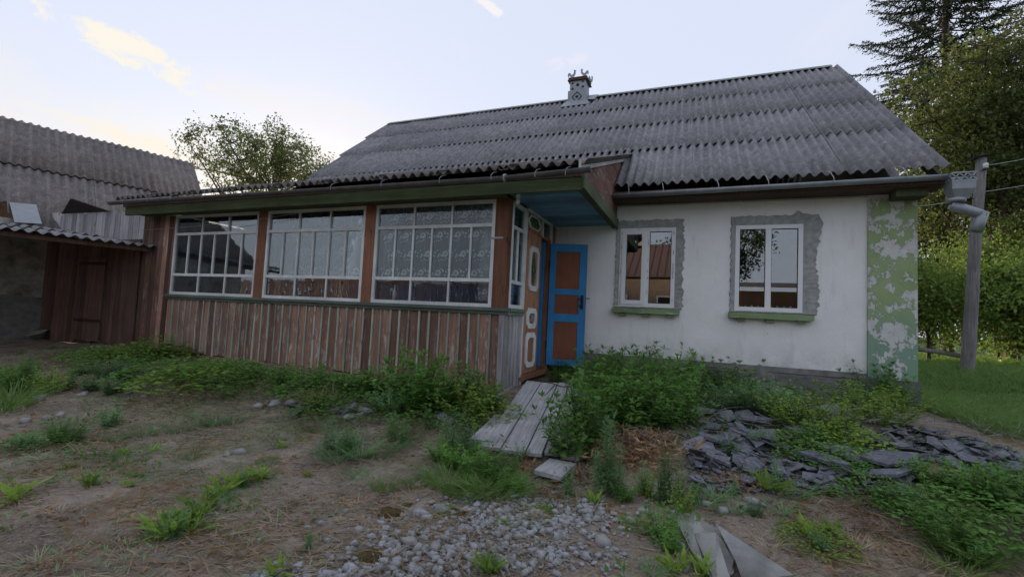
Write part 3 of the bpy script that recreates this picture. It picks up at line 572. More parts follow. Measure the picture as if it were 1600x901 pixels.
# door side: frame, carved leaf, transom panel, little window, open leaf
q = MB(); q.box(-.06, .018, -1.585, -1.545, -.30, 2.24); q.box(-.06, .018, -.80, -.765, 1.945, 2.24); q.box(-.06, .018, -1.544, -.30, 2.225, 2.262); q.box(-.06, .018, -.30, -.26, -.30, 2.262); q.build('door_frame', M['whitewood'], V)
q = MB(); q.box(-.07, .012, -1.544, -.301, 1.925, 1.965); q.box(-.07, .012, -.355, -.301, -.30, 1.924); q.box(-.09, .03, -1.56, -.28, -.36, -.27); q.build('door_jamb', M['post'], V)
q = MB(); q.box(-.16, -.075, -.42, -.34, -.26, 1.92); q.build('inner_jamb', M['inblue'], V)
q = MB(); q.box(-.045, -.01, -1.543, -.802, 1.966, 2.224); q.build('transom_panel', M['carved'], V)
hexo = [(-1.50, 2.095), (-1.36, 2.195), (-.99, 2.195), (-.85, 2.095), (-.99, 1.995), (-1.36, 1.995)]
hx = lambda k: [(0, -1.175+(a+1.175)*k, 2.095+(b-2.095)*k) for a, b in hexo]
q = MB(); q.ring([(-.009, b, c) for _, b, c in hx(1)], [(-.009, b, c) for _, b, c in hx(.84)], (.016, 0, 0)); q.build('hexagon_moulding', M['whitewood'], V)
q = MB(); q.prism([(-.012, b, c) for _, b, c in hx(.85)], (.008, 0, 0)); q.build('hexagon_glass', M['greenglass'], V)
q = MB(); q.box(-.02, -.014, -.764, -.301, 1.966, 2.224); q.build('side_light', M['oldglass'], V)
q = MB(); q.box(-.03, -.001, -.259, -.012, -.42, 2.25); q.build('side_panel', M['post'], V)
CL = empty('carved_door', (0, -1.19, -.25), V); CL['label'] = 'closed carved brown door leaf with white octagon mouldings'
q = MB(); q.box(-.03, .012, -1.538, -.845, -.262, 1.922); q.build('leaf', M['carved'], CL)
def octo(yc, zc, hw_, hh, c):
    return [(yc-hw_+c, zc-hh), (yc+hw_-c, zc-hh), (yc+hw_, zc-hh+c), (yc+hw_, zc+hh-c), (yc+hw_-c, zc+hh), (yc-hw_+c, zc+hh), (yc-hw_, zc+hh-c), (yc-hw_, zc-hh+c)]
for (zc, hh, kind) in ((1.36, .35, 0), (.58, .16, 1), (-.02-.0, .0, 2)):
    if kind == 2: zc, hh = .09, .27
    yc = -1.19; o_ = [(.013, a, b) for a, b in octo(yc, zc, .225, hh, .075)]; i_ = [(.013, a, b) for a, b in octo(yc, zc, .145, hh-.08, .045)]
    q = MB(); q.ring(o_, i_, (.02, 0, 0)); q.build('octagon_moulding', M['whitewood'], CL)
    q = MB()
    if kind == 0:
        q.prism([(.013, yc, zc-hh+.09), (.013, yc+.10, zc), (.013, yc, zc+hh-.09), (.013, yc-.10, zc)], (.012, 0, 0)); q.build('diamond_glass', M['greenglass'], CL)
    elif kind == 1:
        q.prism([(.013, yc+.085*(1 if k % 2 == 0 else .5)*math.sin(math.pi*k/6), zc+.085*(1 if k % 2 == 0 else .5)*math.cos(math.pi*k/6)) for k in range(12)], (.02, 0, 0)); q.build('rosette', M['greywood'], CL)
    else:
        for k in range(4): q.box(.013, .03, yc-.11+k*.06, yc-.11+k*.06+.035, zc-hh+.09, zc+hh-.09)
        q.build('slats', M['carved'], CL)
OD = empty('open_door', (.03, -.36, -.2), V); OD['label'] = 'open blue door leaf with three brown panels'
DA = R(15); Md = Matrix.Translation((.035, -.375, -.20)) @ Matrix.Rotation(DA, 4, 'Z'); DW, DH = .635, 2.10
def dbox(name, mat, a, b, y0, y1, z0, z1): q = MB(); q.box(a, b, y0, y1, z0, z1, Md); return q.build(name, mat, OD)
ys = [(.10, .75), (.885, 1.215), (1.315, 1.965)]
q = MB()
q.box(0, .105, -.022, .022, 0, DH, Md); q.box(DW-.12, DW, -.022, .022, 0, DH, Md)
zz = 0
for a, b in ys: q.box(.106, DW-.121, -.0215, .0215, zz, a, Md); zz = b
q.box(.106, DW-.121, -.0215, .0215, zz, DH, Md); q.build('leaf_frame', M['doorblue'], OD)
for a, b in ys: dbox('panel', M['doorbrown'], .09, DW-.10, -.010, .010, a-.015, b+.015)
dbox('outer_face', M['doorbrown'], 0.002, DW+.006, .024, .036, .002, DH-.002)
q = MB(); q.box(DW-.085, DW-.04, -.034, -.023, .98, 1.22, Md); q.box(DW-.11, DW-.075, -.045, -.023, 1.02, 1.05, Md); q.tube([Md @ Vector((DW-.062, -.03, 1.15)), Md @ Vector((DW-.062, -.075, 1.15)), Md @ Vector((DW-.15, -.08, 1.145))], .009, 6); q.tube([Md @ Vector((DW+.0, .0, 1.17)), Md @ Vector((DW+.07, .01, 1.165))], .008, 6); q.build('lock', M['rust'], OD)
for z_ in (.35, 1.75): q = MB(); q.tube([Md @ Vector((-.012, -.01, z_-.06)), Md @ Vector((-.012, -.01, z_+.06))], .012, 8); q.build('hinge', M['rust'], OD)
# blue boarded ceiling of the porch and its surrounding beams
y = -2.585
while y < -.03:
    wd = random.uniform(.105, .135); q = MB(); y1_ = min(y+wd-.004, -.012); q.box(.02, 1.02, y, y1_, 2.265+random.uniform(0, .003), 2.283); q.build('ceiling_board', M['ceil'], V); y += wd
q = MB(); q.box(XV0-.85, 1.10, -2.64, -2.60, 2.185, 2.345, None, .003); q.build('eave_beam', M['beam'], V)
q = MB(); q.box(XV0-.83, -.02, -2.598, VD-.02, 2.236, 2.25); q.build('soffit', M['beam'], V)
q = MB(); q.box(1.022, 1.10, -2.598, -.012, 2.215, 2.30, None, .002); q.build('ceiling_edge', M['beam'], V)
q = MB(); q.box(1.102, 1.135, -2.66, -.03, 2.20, 2.36, None, .002); q.build('rake_board', M['rake'], V)
vs_ = (3.74-2.455)/(.74+2.80)
for k in range(4):         # red boarded cheek under the roof edge
    z0_ = 2.362+k*.27
    ya = max(-2.62, -2.80+(z0_-2.42)/vs_+.12); z1_ = z0_+.266; yb = -2.80+(z1_-2.42)/vs_+.12
    q = MB(); q.prism([(1.075, ya, z0_), (1.075, max(.0, (z0_-2.8)/RS-.45), z0_), (1.075, max(.05, (z1_-2.8)/RS-.45), z1_), (1.075, min(yb, .7), z1_)], (.022, 0, 0)); q.build('cheek_board', M['redboard'], V)
lb = empty('porch_lamp', (.16, -2.35, 2.25), V); q = MB(); q.tube([(.16, -2.35, 2.266), (.16, -2.35, 2.235), (.16, -2.35, 2.19)], [.035, .03, .026], 10); q.build('socket', M['porcelain'], lb, True); q = MB(); q.tube([(.16, -2.35, 2.192), (.16, -2.35, 2.17), (.16, -2.35, 2.14), (.16, -2.35, 2.115)], [.016, .03, .03, .012], 10); q.build('bulb', M['whitewood'], lb, True)
# inside of the veranda
q = MB(); q.box(XV0, -.03, VD+.03, -.01, -.26, -.22); q.build('floor', M['darkwood'], V)
q = MB(); q.box(XV0, -.06, -.06, -.012, -.21, 1.15); q.box(XV0+.01, XV0+.05, VD+.1, -.062, -.21, 2.23); q.box(-4.72, -4.62, VD+.3, -.065, -.21, 2.2); q.build('inner_panelling', M['inblue'], V)
q = MB(); q.box(XV0, -.06, -.05, -.013, 1.152, 2.5); q.build('inner_wall', M['inwhite'], V)
q = MB(); q.box(XV0, -.03, VD+.10, -.01, 2.27, 2.29); q.build('inner_ceiling', M['inwhite'], V)
q = MB(); q.box(-8.0, XL-.01, -.05, .02, -.42, 2.75); q.box(-8.0, -7.97, VD+.03, -.051, -.42, 2.35); q.build('sun_block_wall', M['darkwood'], V)  # unseen boards added to block low sun leaking through the veranda end
# left end: full-height boards beside the lattice windows
x = XV0-.02
while x > -7.95:
    wd = random.uniform(.13, .18); jbox('board', M['darkwood'] if random.random() < .7 else M['brown'], x-wd+.002, x-.002, VD+.0, VD+.025, -.42, 2.24, V); x -= wd
# roof
vr = empty('roof', (-3.4, -2.8, 2.45), V); vsl = Vector((0, 1, vs_)).normalized(); VL = math.hypot(3.54, 3.54*vs_)/2
vm = sheet_mesh('veranda_sheet', 8, VL+.14, M['slate_old']); VX0 = -7.98
lay(vr, vm, (0, -2.80, 2.425), (1, 0, 0), vsl, 9, 2, 1.0, VL, [VX0, VX0], [1.0, 1.0], z0=.035)
q = MB(); q.box(VX0+.02, 1.09, -2.66, -2.61, 2.346, 2.42); q.build('eave_batten', M['darkwood'], V)
for i_, (ya, yb) in enumerate(((-2.83, -1.1), (-1.08, .68))):       # loose edge board up the roof end
    za, zb = 2.455+vs_*(ya+2.8), 2.455+vs_*(yb+2.8); q = MB(); q.prism([(1.10, ya, za+.055), (1.10, yb, zb+.055), (1.10, yb, zb-.08), (1.10, ya, za-.08)], (.028, 0, 0)); q.build('edge_board', M['greywood'], V)
gutter(-8.0, .16, -2.85, 2.392, 2.338, .055, M['oldgut'], V); gutter(.18, 1.26, -2.86, 2.338, 2.372, .055, M['oldgut'], V)
q = MB(); q.tube([(.15, -2.85, 2.325), (.185, -2.85, 2.325)], .052, 12); q.build('gutter_end', M['tin'], V)
for px_ in (200, 238, 274, 323, 384, 450, 522, 600, 690, 770, 838, 885):
    p = on(px_, 285, 'y', -2.85); zz = 2.39-.0066*(p[0]+8); q = MB(); q.tube([(p[0], -2.91, zz-.04), (p[0], -2.912, zz+.02), (p[0]+.015, -2.88, zz+.06), (p[0]+.03, -2.80, zz+.095)], .0045, 4); q.build('gutter_strap', M['tin'], V)

# curtains (hang in the veranda: things of their own)
def sprig(q, cx, cz, y, s):
    def petal(a, r0, r1, wd, ox=0, oz=0):
        d = (math.cos(a), math.sin(a)); n = (-d[1], d[0]); P = lambda t, k: (cx+ox+d[0]*t+n[0]*k, y, cz+oz+d[1]*t+n[1]*k)
        q.add([P(r0, 0), P((r0+r1)*.55, wd), P(r1, 0), P((r0+r1)*.55, -wd)], [(0, 1, 2, 3)])
    for k in range(8): petal(k*math.pi/4+.2, .010*s, .056*s, .015*s)
    for side in (-1, 1):
        for k in range(6):
            t = k/5; ox = side*(.06+.075*t)*s; oz = (.045*math.sin(t*3.6+(.4 if side > 0 else 3.4)))*s
            petal(.9*side+k*1.7, .0, .042*s, .012*s, ox, oz)
    for k in range(4): petal(-1.4+k*.5, .0, .034*s, .009*s, (-.10+.035*k)*s, -.085*s+.012*(k % 2)*s)
def curtain(name, label, x0, x1, z0, z1, y, net, folds, motifs, s=1.0, dx=.30, dz=.285):
    c = empty(name, ((x0+x1)/2, y, z0)); tag(c, label, 'curtain'); n = max(8, int((x1-x0)*40)); q = MB()
    wv = lambda x: y+folds*math.sin(x*23)+folds*.6*math.sin(x*41+1)
    vs = []; fs = []
    for k in range(n+1):
        x = x0+(x1-x0)*k/n; vs += [(x, wv(x), z0+.008*math.sin(x*60)), (x, wv(x), z1)]
    fs = [(2*k, 2*k+2, 2*k+3, 2*k+1) for k in range(n)]; q.add(vs, fs); q.build('net', net, c, True)
    if motifs:
        q = MB(); r = 0; z = z0+.13
        while z < z1-.04:
            x = x0+.12+(r % 2)*.10
            while x < x1-.08: sprig(q, x, z, 0, s); x += dx
            z += dz; r += 1
        q.v = [(a, wv(a)-.006, b) for a, _, b in q.v]; q.build('lace_flowers', M['lace'], c)
    return c
curtain('lace_curtain', 'white lace curtain with rows of flower sprigs in the window beside the corner post', -2.17, -.25, 1.06, 2.19, VD+.11, M['net'], .005, True)
curtain('lace_curtain', 'long narrow lace strip overlapping the flowered curtain by the corner post', -.50, -.24, .80, 2.17, VD+.145, M['net2'], .008, True, .9, .16, .17)
curtain('lace_curtain', 'large-flowered lace curtain in the middle veranda window', -4.06, -2.50, 1.07, 2.19, VD+.12, M['net'], .006, True, 1.35, .42, .33)
curtain('plain_curtain', 'plain white curtain gathered at the edge of the middle veranda window', -4.22, -4.08, 1.08, 2.19, VD+.13, M['net2'], .014, False)
cc = curtain('plain_curtain', 'plain pale curtain behind the narrow window next to the carved door', 0, .46, .82, 2.1, 0, M['net2'], .01, False); cc.location = (-.10, VD+.36, .82); cc.rotation_euler = (0, 0, math.pi/2)
bt = empty('bottle', (-1.90, VD+.06, .757)); tag(bt, 'pale glass bottle standing inside on the veranda window sill', 'bottle'); q = MB(); q.tube([(-1.90, VD+.10, .757), (-1.90, VD+.10, .86), (-1.90, VD+.10, .90), (-1.90, VD+.10, .935), (-1.90, VD+.10, .99)], [.032, .034, .03, .013, .012], 12); q.build('body', M['porcelain'], bt, True); q = MB(); q.tube([(-1.90, VD+.10, .991), (-1.90, VD+.10, 1.012)], .014, 10); q.build('cap', M['galv'], bt)

# ------------------------------------------------------------------ barn, its lean-to, and the board shed between
AN = R(19); av = Vector((math.sin(AN), math.cos(AN), 0)); nv = Vector((math.cos(AN), -math.sin(AN), 0)); B0 = Vector((-11.3, -2.24, 2.35))
def bp(lat, al, z): v = B0+nv*lat+av*al; return (v.x, v.y, z)
BN = empty('barn', (B0.x, B0.y, -.4)); tag(BN, 'old barn with steep brown-grey corrugated roof and stained whitewashed wall', 'barn')
br = empty('roof', (B0.x, B0.y, 2.1), BN); bm1 = sheet_mesh('barn_sheet', 8, 2.02, M['slate_old'], .165, .028); 
Ln = 2.9*math.sqrt(2); bdir = (Vector((-nv.x, -nv.y, 1))).normalized(); o_ = B0+nv*.30; o_.z = 2.05; 
brk = sheet_mesh('broken_sheet', 8, 2.3, M['slate_old'], .165, .028, break_lo=[.0, .05, .62, .60, .70, .30, .26, .05])
NB = 9
for r_, (st_, me_) in enumerate(((0.0, None), (Ln-1.95, bm1))):
    for c_ in range(NB):
        al = 3.05-1.155*(c_+1); org = o_+av*al+bdir*st_
        me = me_ or (brk if c_ in (3,) else None)
        if me is None:
            me = bpy.data.meshes.get('barn_sheet_low') or sheet_mesh('barn_sheet_low', 8, 2.3, M['slate_old'], .165, .028)
        inst(me, br, frame(org, av, bdir) @ Matrix.Translation((random.uniform(-.01, .01), random.uniform(-.02, .01), .03+.02*(1 if r_ else 0)+(c_ % 2)*.008)) @ Matrix.Rotation(-R(.5), 4, 'X'), 'roof_sheet')
q = MB(); rl = bdir*Ln; p0 = o_+av*3.0; p1 = o_+av*-7.4; zz = Vector((0, 0, -.05))
q.prism([p1+rl, p0+rl, p0+rl+Vector((-2.9*nv.x, -2.9*nv.y, -2.9)), p1+rl+Vector((-2.9*nv.x, -2.9*nv.y, -2.9))], (0, 0, -.03)); q.build('rear_slope', M['slate_old'], br)
q = MB(); q.prism([o_+av*2.9+zz, o_+av*2.9-nv*5.6+zz, o_+av*2.9+rl+zz*2], tuple(av*.03)); q.build('gable', M['greywood'], BN)
# tin patch and a loose dark board on the broken part of the roof
pt = frame(o_+av*(-.62)+bdir*.02, av, bdir); q = MB(); q.box(.0, .42, -.05, .62, .075, .08, pt @ Matrix.Rotation(R(8), 4, 'Z')); q.build('tin_patch', M['tin'], br)
q = MB(); q.box(.62, .92, .30, .52, .03, .034, pt); q.build('tin_patch', M['tin'], br)
lo = [on(96, 334, 'y', -2.33), on(110, 310, 'y', -2.6), on(173, 331, 'y', -2.35)]; q = MB(); q.prism([tuple(p) for p in lo], (.0, .03, .01)); ob = q.build('loose_board', M['rust'], br)
# walls: limewashed upright part and dark foot
q = MB(); q.prism([bp(0, .02, -.6), bp(0, -7, -.6), bp(0, -7, 2.2), bp(0, .02, 2.2)], tuple(-nv*.2)); q.build('wall', M['limewash'], BN)
q = MB(); q.prism([bp(.05, .02, -.6), bp(.05, -7, -.6), bp(.05, -7, .5), bp(.04, -4, .56), bp(.05, -2, .48), bp(.05, -.9, .545), bp(.05, .02, .50)], tuple(-nv*.2)); q.build('wall_foot', M['concrete'], BN)
LT = empty('lean_to', (-8.5, -3.2, -.4)); tag(LT, 'low corrugated lean-to roof over the dark passage beside the barn', 'lean-to')
ld = Vector((-nv.x, -nv.y, .125)).normalized(); lm1 = sheet_mesh('lean_sheet', 8, 1.9, M['slate'], .165, .028); eo = Vector((-7.5, -2.28, 1.625))
lr = empty('roof', (-8.5, -3.2, 1.7), LT)
for r_ in range(2):
    for c_ in range(4):
        inst(lm1, lr, frame(eo-av*(1.155*(c_+1)+.02)+ld*(1.72*r_), av, ld) @ Matrix.Translation((0, random.uniform(-.03, .03), .02*r_+(c_ % 2)*.008+random.uniform(0, .006))) @ Matrix.Rotation(-R(.5), 4, 'X'), 'roof_sheet')
q = MB(); e_ = lambda lat, al, z: tuple(eo-nv*lat+av*al+Vector((0, 0, z)))
for lat in (.12, 1.6, 3.1): q.prism([e_(lat, 0-.05, -.12+lat*.125), e_(lat, -4.6, -.12+lat*.125), e_(lat, -4.6, -.045+lat*.125), e_(lat, -.05, -.045+lat*.125)], tuple(-nv*.06))
q.build('purlin', M['darkwood'], LT)
jbox('post', M['darkwood'], -9.55, -9.45, -4.0, -3.9, -.5, 1.75, LT) if False else None
SH = empty('board_shed', (-9.7, -2.3, -.4)); tag(SH, 'dark wooden board shed wall with plank door between the barn and the veranda', 'shed')
x = -7.96
while x > -11.75:
    wd = random.uniform(.13, .19); top = 2.36+.02*(-x-8)+random.uniform(-.05, .03)
    if not (-9.85 < x < -9.05): jbox('board', M['darkwood'], x-wd+.003, x-.003, VD-.05+random.uniform(-.006, .006), VD-.022, -.42, 1.78, SH, random.uniform(-.008, .008))
    else: jbox('board', M['darkwood'], x-wd+.003, x-.003, VD-.045, VD-.022, 1.42, 1.78, SH)
    jbox('upper_board', M['greywood'], x-wd+.004, x-.004, VD-.012+random.uniform(-.008, .008), VD+.012, 1.6, top, SH, random.uniform(-.012, .012)); x -= wd
q = MB(); q.box(-11.8, -7.96, VD+.03, VD+.05, -.42, 2.3); q.build('backing', M['darkwood'], SH)
SD = empty('door', (-9.5, VD, -.4), SH); x = -9.02
for k in range(6): jbox('plank', M['darkwood'], x-.145, x-.003, VD-.075, VD-.052, -.34+random.uniform(-.02, .02), 1.40, SD, random.uniform(-.006, .006)); x -= .147
for z_ in (.08, 1.28): q = MB(); q.box(-9.92, -9.0, VD-.088, VD-.077, z_-.03, z_+.03, None, .004); q.build('strap_hinge', M['rust'], SD)
# basin, plastic bag, wires
p = gp(57, 531); bs = empty('basin', (p[0], p[1], p[2])); tag(bs, 'pale green enamel basin propped by the barn wall', 'basin'); q = MB(); n_ = 18; vs = []; Mx = Matrix.Translation((p[0], p[1], p[2]+.13)) @ Matrix.Rotation(R(20), 4, 'X')
prof = [(.0, -.09), (.10, -.09), (.16, .03), (.175, .035), (.155, .03), (.09, -.078), (.0, -.078)]
for (r_, z_) in prof:
    for k in range(n_): a = 2*math.pi*k/n_; vs.append(tuple(Mx @ Vector((r_*math.cos(a), r_*math.sin(a), z_))))
q.add(vs, [(i*n_+k, i*n_+(k+1) % n_, (i+1)*n_+(k+1) % n_, (i+1)*n_+k) for i in range(len(prof)-1) for k in range(n_)]); q.build('bowl', M['basin'], bs, True)
q = MB(); q.tube([tuple(Mx @ Vector((.168*math.cos(2*math.pi*k/24), .168*math.sin(2*math.pi*k/24), .034))) for k in range(25)], .008, 6, False); q.build('rim', M['basin'], bs, True)
p = gp(232, 556); q = MB(); vs = []; 
for i in range(6):
    for k in range(12):
        a = 2*math.pi*k/12; r_ = (.02, .16, .2, .17, .09, .01)[i]*random.uniform(.75, 1.25); vs.append((p[0]+r_*math.cos(a)*1.3, p[1]+r_*math.sin(a), p[2]+(-.02, .0, .06, .11, .14, .13)[i]+random.uniform(-.015, .015)))
q.add(vs, [(i*12+k, i*12+(k+1) % 12, (i+1)*12+(k+1) % 12, (i+1)*12+k) for i in range(5) for k in range(12)]); tag(q.build('plastic_bag', M['bag'], None, False, tuple(p)), 'crumpled black plastic bag among weeds at the shed foot', 'bag')
def wire(label, a, b, sag, r_=.004, grp=None):
    a = Vector(a); b = Vector(b); q = MB(); pts = [a.lerp(b, k/16)-Vector((0, 0, sag*4*(k/16)*(1-k/16))) for k in range(17)]; q.tube(pts, r_, 5); return tag(q.build('wire', M['wire'], None, True, tuple(a)), label, 'wire', grp)
wire('thin wire slung from the lean-to across the board wall to the veranda windows', on(78, 360, 'y', -2.5), on(468, 333, 'y', -2.36), .12, .0035)
# ------------------------------------------------------------------ utility pole with insulators
dpole = 9.6
def at_depth(px, py, d): v = _fw*F+_R*(px-800)-_U*(py-450.5); return CAM+v*(d/F)
pb = at_depth(1511, 586, dpole); ptp = at_depth(1533, 247, dpole+.0)
PO = empty('utility_pole', (pb[0], pb[1], pb[2])); tag(PO, 'leaning grey wooden utility pole with white insulators beside the cottage corner', 'pole')
A, B = Vector(pb), Vector(ptp); q = MB(); q.tube([A-Vector((0, 0, .5))]+[A.lerp(B, k/8)+Vector((random.uniform(-.012, .012), random.uniform(-.012, .012), 0)) for k in range(9)], [.125, .122]+[.12-.035*k/8 for k in range(1, 9)], 14); q.build('shaft', M['pole'], PO, True)
q = MB(); q.prism([B+Vector((-.16, -.14, -.02)), B+Vector((.10, -.14, .03)), B+Vector((.10, .14, .03)), B+Vector((-.16, .14, -.02))], (0, 0, .02)); q.build('pole_cap', M['rust'], PO)
def insulator(c, side):
    c = Vector(c); q = MB(); q.tube([c+Vector((0, 0, .055)), c+Vector((0, 0, .04)), c+Vector((0, 0, .0)), c+Vector((0, 0, -.01)), c+Vector((0, 0, -.05))], [.025, .045, .045, .035, .055], 12); q.build('insulator', M['porcelain'], PO, True)
    q = MB(); q.tube([c+Vector((0, 0, -.04)), c+Vector((0, 0, -.09)), c+Vector((-.09*side, 0, -.10))], .009, 5); q.build('insulator_hook', M['rust'], PO)
i1 = at_depth(1540, 259, dpole-.12); i2 = at_depth(1513, 303, dpole-.12); insulator(i1, 1); insulator(i2, -1)
wire('upper power wire running from the top insulator of the pole', i1, at_depth(1690, 230, 11.5), .02, .006); wire('lower power wire running past the leaning pole', i2, at_depth(1690, 272, 11.5), .03, .006)
wire('service wire from the pole to the eave of the cottage', i2, (5.0, -.06, 2.45), .10, .005)

# ------------------------------------------------------------------ ramp of grey planks up to the door
RP = empty('plank_ramp', (.7, -3.0, -.6)); tag(RP, 'weathered grey plank ramp leading up to the open door', 'ramp')
t0 = on(826, 594, 'z', -.27); t1_ = on(926, 603, 'z', -.27); b0 = on(778, 700, 'z', -.585); b1_ = on(874, 716, 'z', -.585)
T0, T1, B0_, B1_ = map(Vector, (t0, t1_, b0, b1_)); rx = (T0+T1)/2-(B0_+B1_)/2; ry_ = (T1-T0); rl_ = rx.length
xd = rx.normalized(); yd = -(ry_-xd*ry_.dot(xd)).normalized(); zd = xd.cross(yd); RM = Matrix((xd, yd, zd)).transposed().to_4x4(); RM.translation = (B0_+B1_)/2
wd_ = [.21, .225, .15, .15, .17]; tot = sum(wd_); yy = tot/2
for k, w_ in enumerate(wd_):
    q = MB(); s0 = random.uniform(-.05, .03); s1 = rl_+random.uniform(-.04, .03); zz = random.uniform(-.006, .006)
    nseg = 6; vs = []
    for i in range(nseg+1):
        xx = s0+(s1-s0)*i/nseg
        for (yv, zv) in ((-w_+.007, -.015), (-.007, -.015), (-.007, .015), (-w_+.007, .015)): vs.append((xx, yv+w_/2+random.uniform(-.0025, .0025), zv+zz+.004*math.sin(i*1.7+k)))
    fs = [(4*i+j, 4*i+(j+1) % 4, 4*i+4+(j+1) % 4, 4*i+4+j) for i in range(nseg) for j in range(4)]+[(3, 2, 1, 0), (4*nseg, 4*nseg+1, 4*nseg+2, 4*nseg+3)]
    q.add(vs, fs); o = q.build('plank', M['ramp'], None, world=False); o.parent = RP; o.matrix_local = Matrix.Translation(-wloc(RP)) @ RM @ Matrix.Translation((0, yy-w_/2, 0)); yy -= w_
for xx in (.25, rl_-.2): q = MB(); q.box(xx, xx+.09, -tot/2-.03, tot/2+.03, -.085, -.017, RM); q.build('cross_batten', M['greywood'], RP)
q = MB(); q.box(rl_-.12, rl_-.02, -tot/2, tot/2, -.30, -.087, RM); q.build('support', M['greywood'], RP)
def plank_thing(pa, pb_, w_, label, za, zb):
    a = Vector(on(*pa, 'z', za)); b = Vector(on(*pb_, 'z', zb)); d = b-a; l = d.length; x_ = d.normalized(); y_ = Vector((0, 0, 1)).cross(x_).normalized(); z_ = x_.cross(y_); m = Matrix((x_, y_, z_)).transposed().to_4x4(); m.translation = a
    q = MB(); q.box(0, l, -w_/2, w_/2, -.014, .014, None, .006); o = q.build('plank', M['ramp'], None, world=False); o.matrix_local = m; return tag(o, label, 'plank')
plank_thing((752, 690), (790, 650), .22, 'short broken grey plank beside the foot of the ramp', -.56, -.50)
plank_thing((790, 700), (812, 668), .13, 'narrow split plank lying under the ramp edge', -.585, -.56)
plank_thing((855, 742), (880, 722), .24, 'old board end half buried below the ramp', -.63, -.60)
plank_thing((765, 625), (815, 592), .12, 'narrow plank lying along the veranda side below the carved door', -.42, -.40)
# sawn branch lying over the ramp
q = MB(); bp_ = [RM @ Vector((rl_*t, s, .022)) for t, s in ((.98, .35), (.96, .1), (.90, -.05), (.93, -.3), (.97, -.5))]; q.tube(bp_, [.004, .006, .007, .006, .003], 5); q.tube([RM @ Vector((rl_*.92, .05, .022)), RM @ Vector((rl_*.75, .09, .02)), RM @ Vector((rl_*.62, .16, .02))], [.006, .005, .002], 5); tag(q.build('twig', M['bark'], None, True, tuple(bp_[0])), 'dark forked twig lying across the top of the plank ramp', 'twig')

# ------------------------------------------------------------------ leaf and stem generators
def leafset(P, D, N, L, Wd, fold=.18, droop=.25):
    """arrays of leaves as two folded quads each (6 verts, 4 tris)"""
    P = np.asarray(P, float); D = np.asarray(D, float); D = D/np.linalg.norm(D, axis=1, keepdims=True)
    Sd = np.cross(D, N); Sd /= np.maximum(np.linalg.norm(Sd, axis=1, keepdims=True), 1e-6); Nn = np.cross(Sd, D); L = np.asarray(L)[:, None]; Wd = np.asarray(Wd)[:, None]
    m = P+D*L*.5-Nn*L*droop*.12
    V = np.stack([P, m+Sd*Wd*.5+Nn*Wd*fold, P+D*L-Nn*L*droop*.45, m-Sd*Wd*.5+Nn*Wd*fold, m], 1)
    n = len(P); b = (np.arange(n)*5)[:, None, None]; T = np.array([[0, 4, 1], [1, 4, 2], [0, 3, 4], [3, 2, 4]])[None]+b
    return V.reshape(-1, 3), T.reshape(-1, 3)
def blades(P, D, L, Wd, bend):
    """grass blades: 3 segments, tapering, bending over"""
    P = np.asarray(P, float); D = D/np.linalg.norm(D, axis=1, keepdims=True); up = np.array([0, 0, 1.0]); Sd = np.cross(D, up+RNG.normal(0, .35, D.shape)); Sd /= np.maximum(np.linalg.norm(Sd, axis=1, keepdims=True), 1e-6)
    out = D.copy(); out[:, 2] = 0; out /= np.maximum(np.linalg.norm(out, axis=1, keepdims=True), 1e-6); L = np.asarray(L)[:, None]; Wd = np.asarray(Wd)[:, None]; bend = np.asarray(bend)[:, None]
    def at(t): return P+D*L*t+out*L*bend*t*t-up*L*bend*.55*t*t*t
    V = np.stack([P-Sd*Wd*.5, P+Sd*Wd*.5, at(.4)+Sd*Wd*.45, at(.4)-Sd*Wd*.45, at(.75)+Sd*Wd*.28, at(.75)-Sd*Wd*.28, at(1.0)], 1); n = len(P); b = (np.arange(n)*7)[:, None, None]
    T = np.array([[0, 1, 2], [0, 2, 3], [3, 2, 4], [3, 4, 5], [5, 4, 6]])[None]+b
    return V.reshape(-1, 3), T.reshape(-1, 3)
def cat(parts):
    V = []; T = []; o = 0
    for v, t in parts: V.append(v); T.append(t+o); o += len(v)
    return np.concatenate(V), np.concatenate(T)
def stems(paths, r0, r1=.3, n=4):
    """three-or-four-sided stems along polylines (k points each)"""
    parts = []
    for p in paths:
        p = np.asarray(p); k = len(p); t = np.gradient(p, axis=0); t /= np.maximum(np.linalg.norm(t, axis=1, keepdims=True), 1e-6); a = np.cross(t, [.3, .9, .1]); a /= np.maximum(np.linalg.norm(a, axis=1, keepdims=True), 1e-6); b = np.cross(t, a)
        rr = (r0*np.linspace(1, r1, k))[:, None]; ring = [p+rr*(a*math.cos(2*math.pi*j/n)+b*math.sin(2*math.pi*j/n)) for j in range(n)]; V = np.stack(ring, 1).reshape(-1, 3); T = []
        for i in range(k-1):
            for j in range(n): q0 = i*n+j; q1 = i*n+(j+1) % n; T += [(q0, q1, q1+n), (q0, q1+n, q0+n)]
        parts.append((V, np.array(T)))
    return cat(parts)
def unit(n): v = RNG.normal(size=(n, 3)); return v/np.linalg.norm(v, axis=1, keepdims=True)

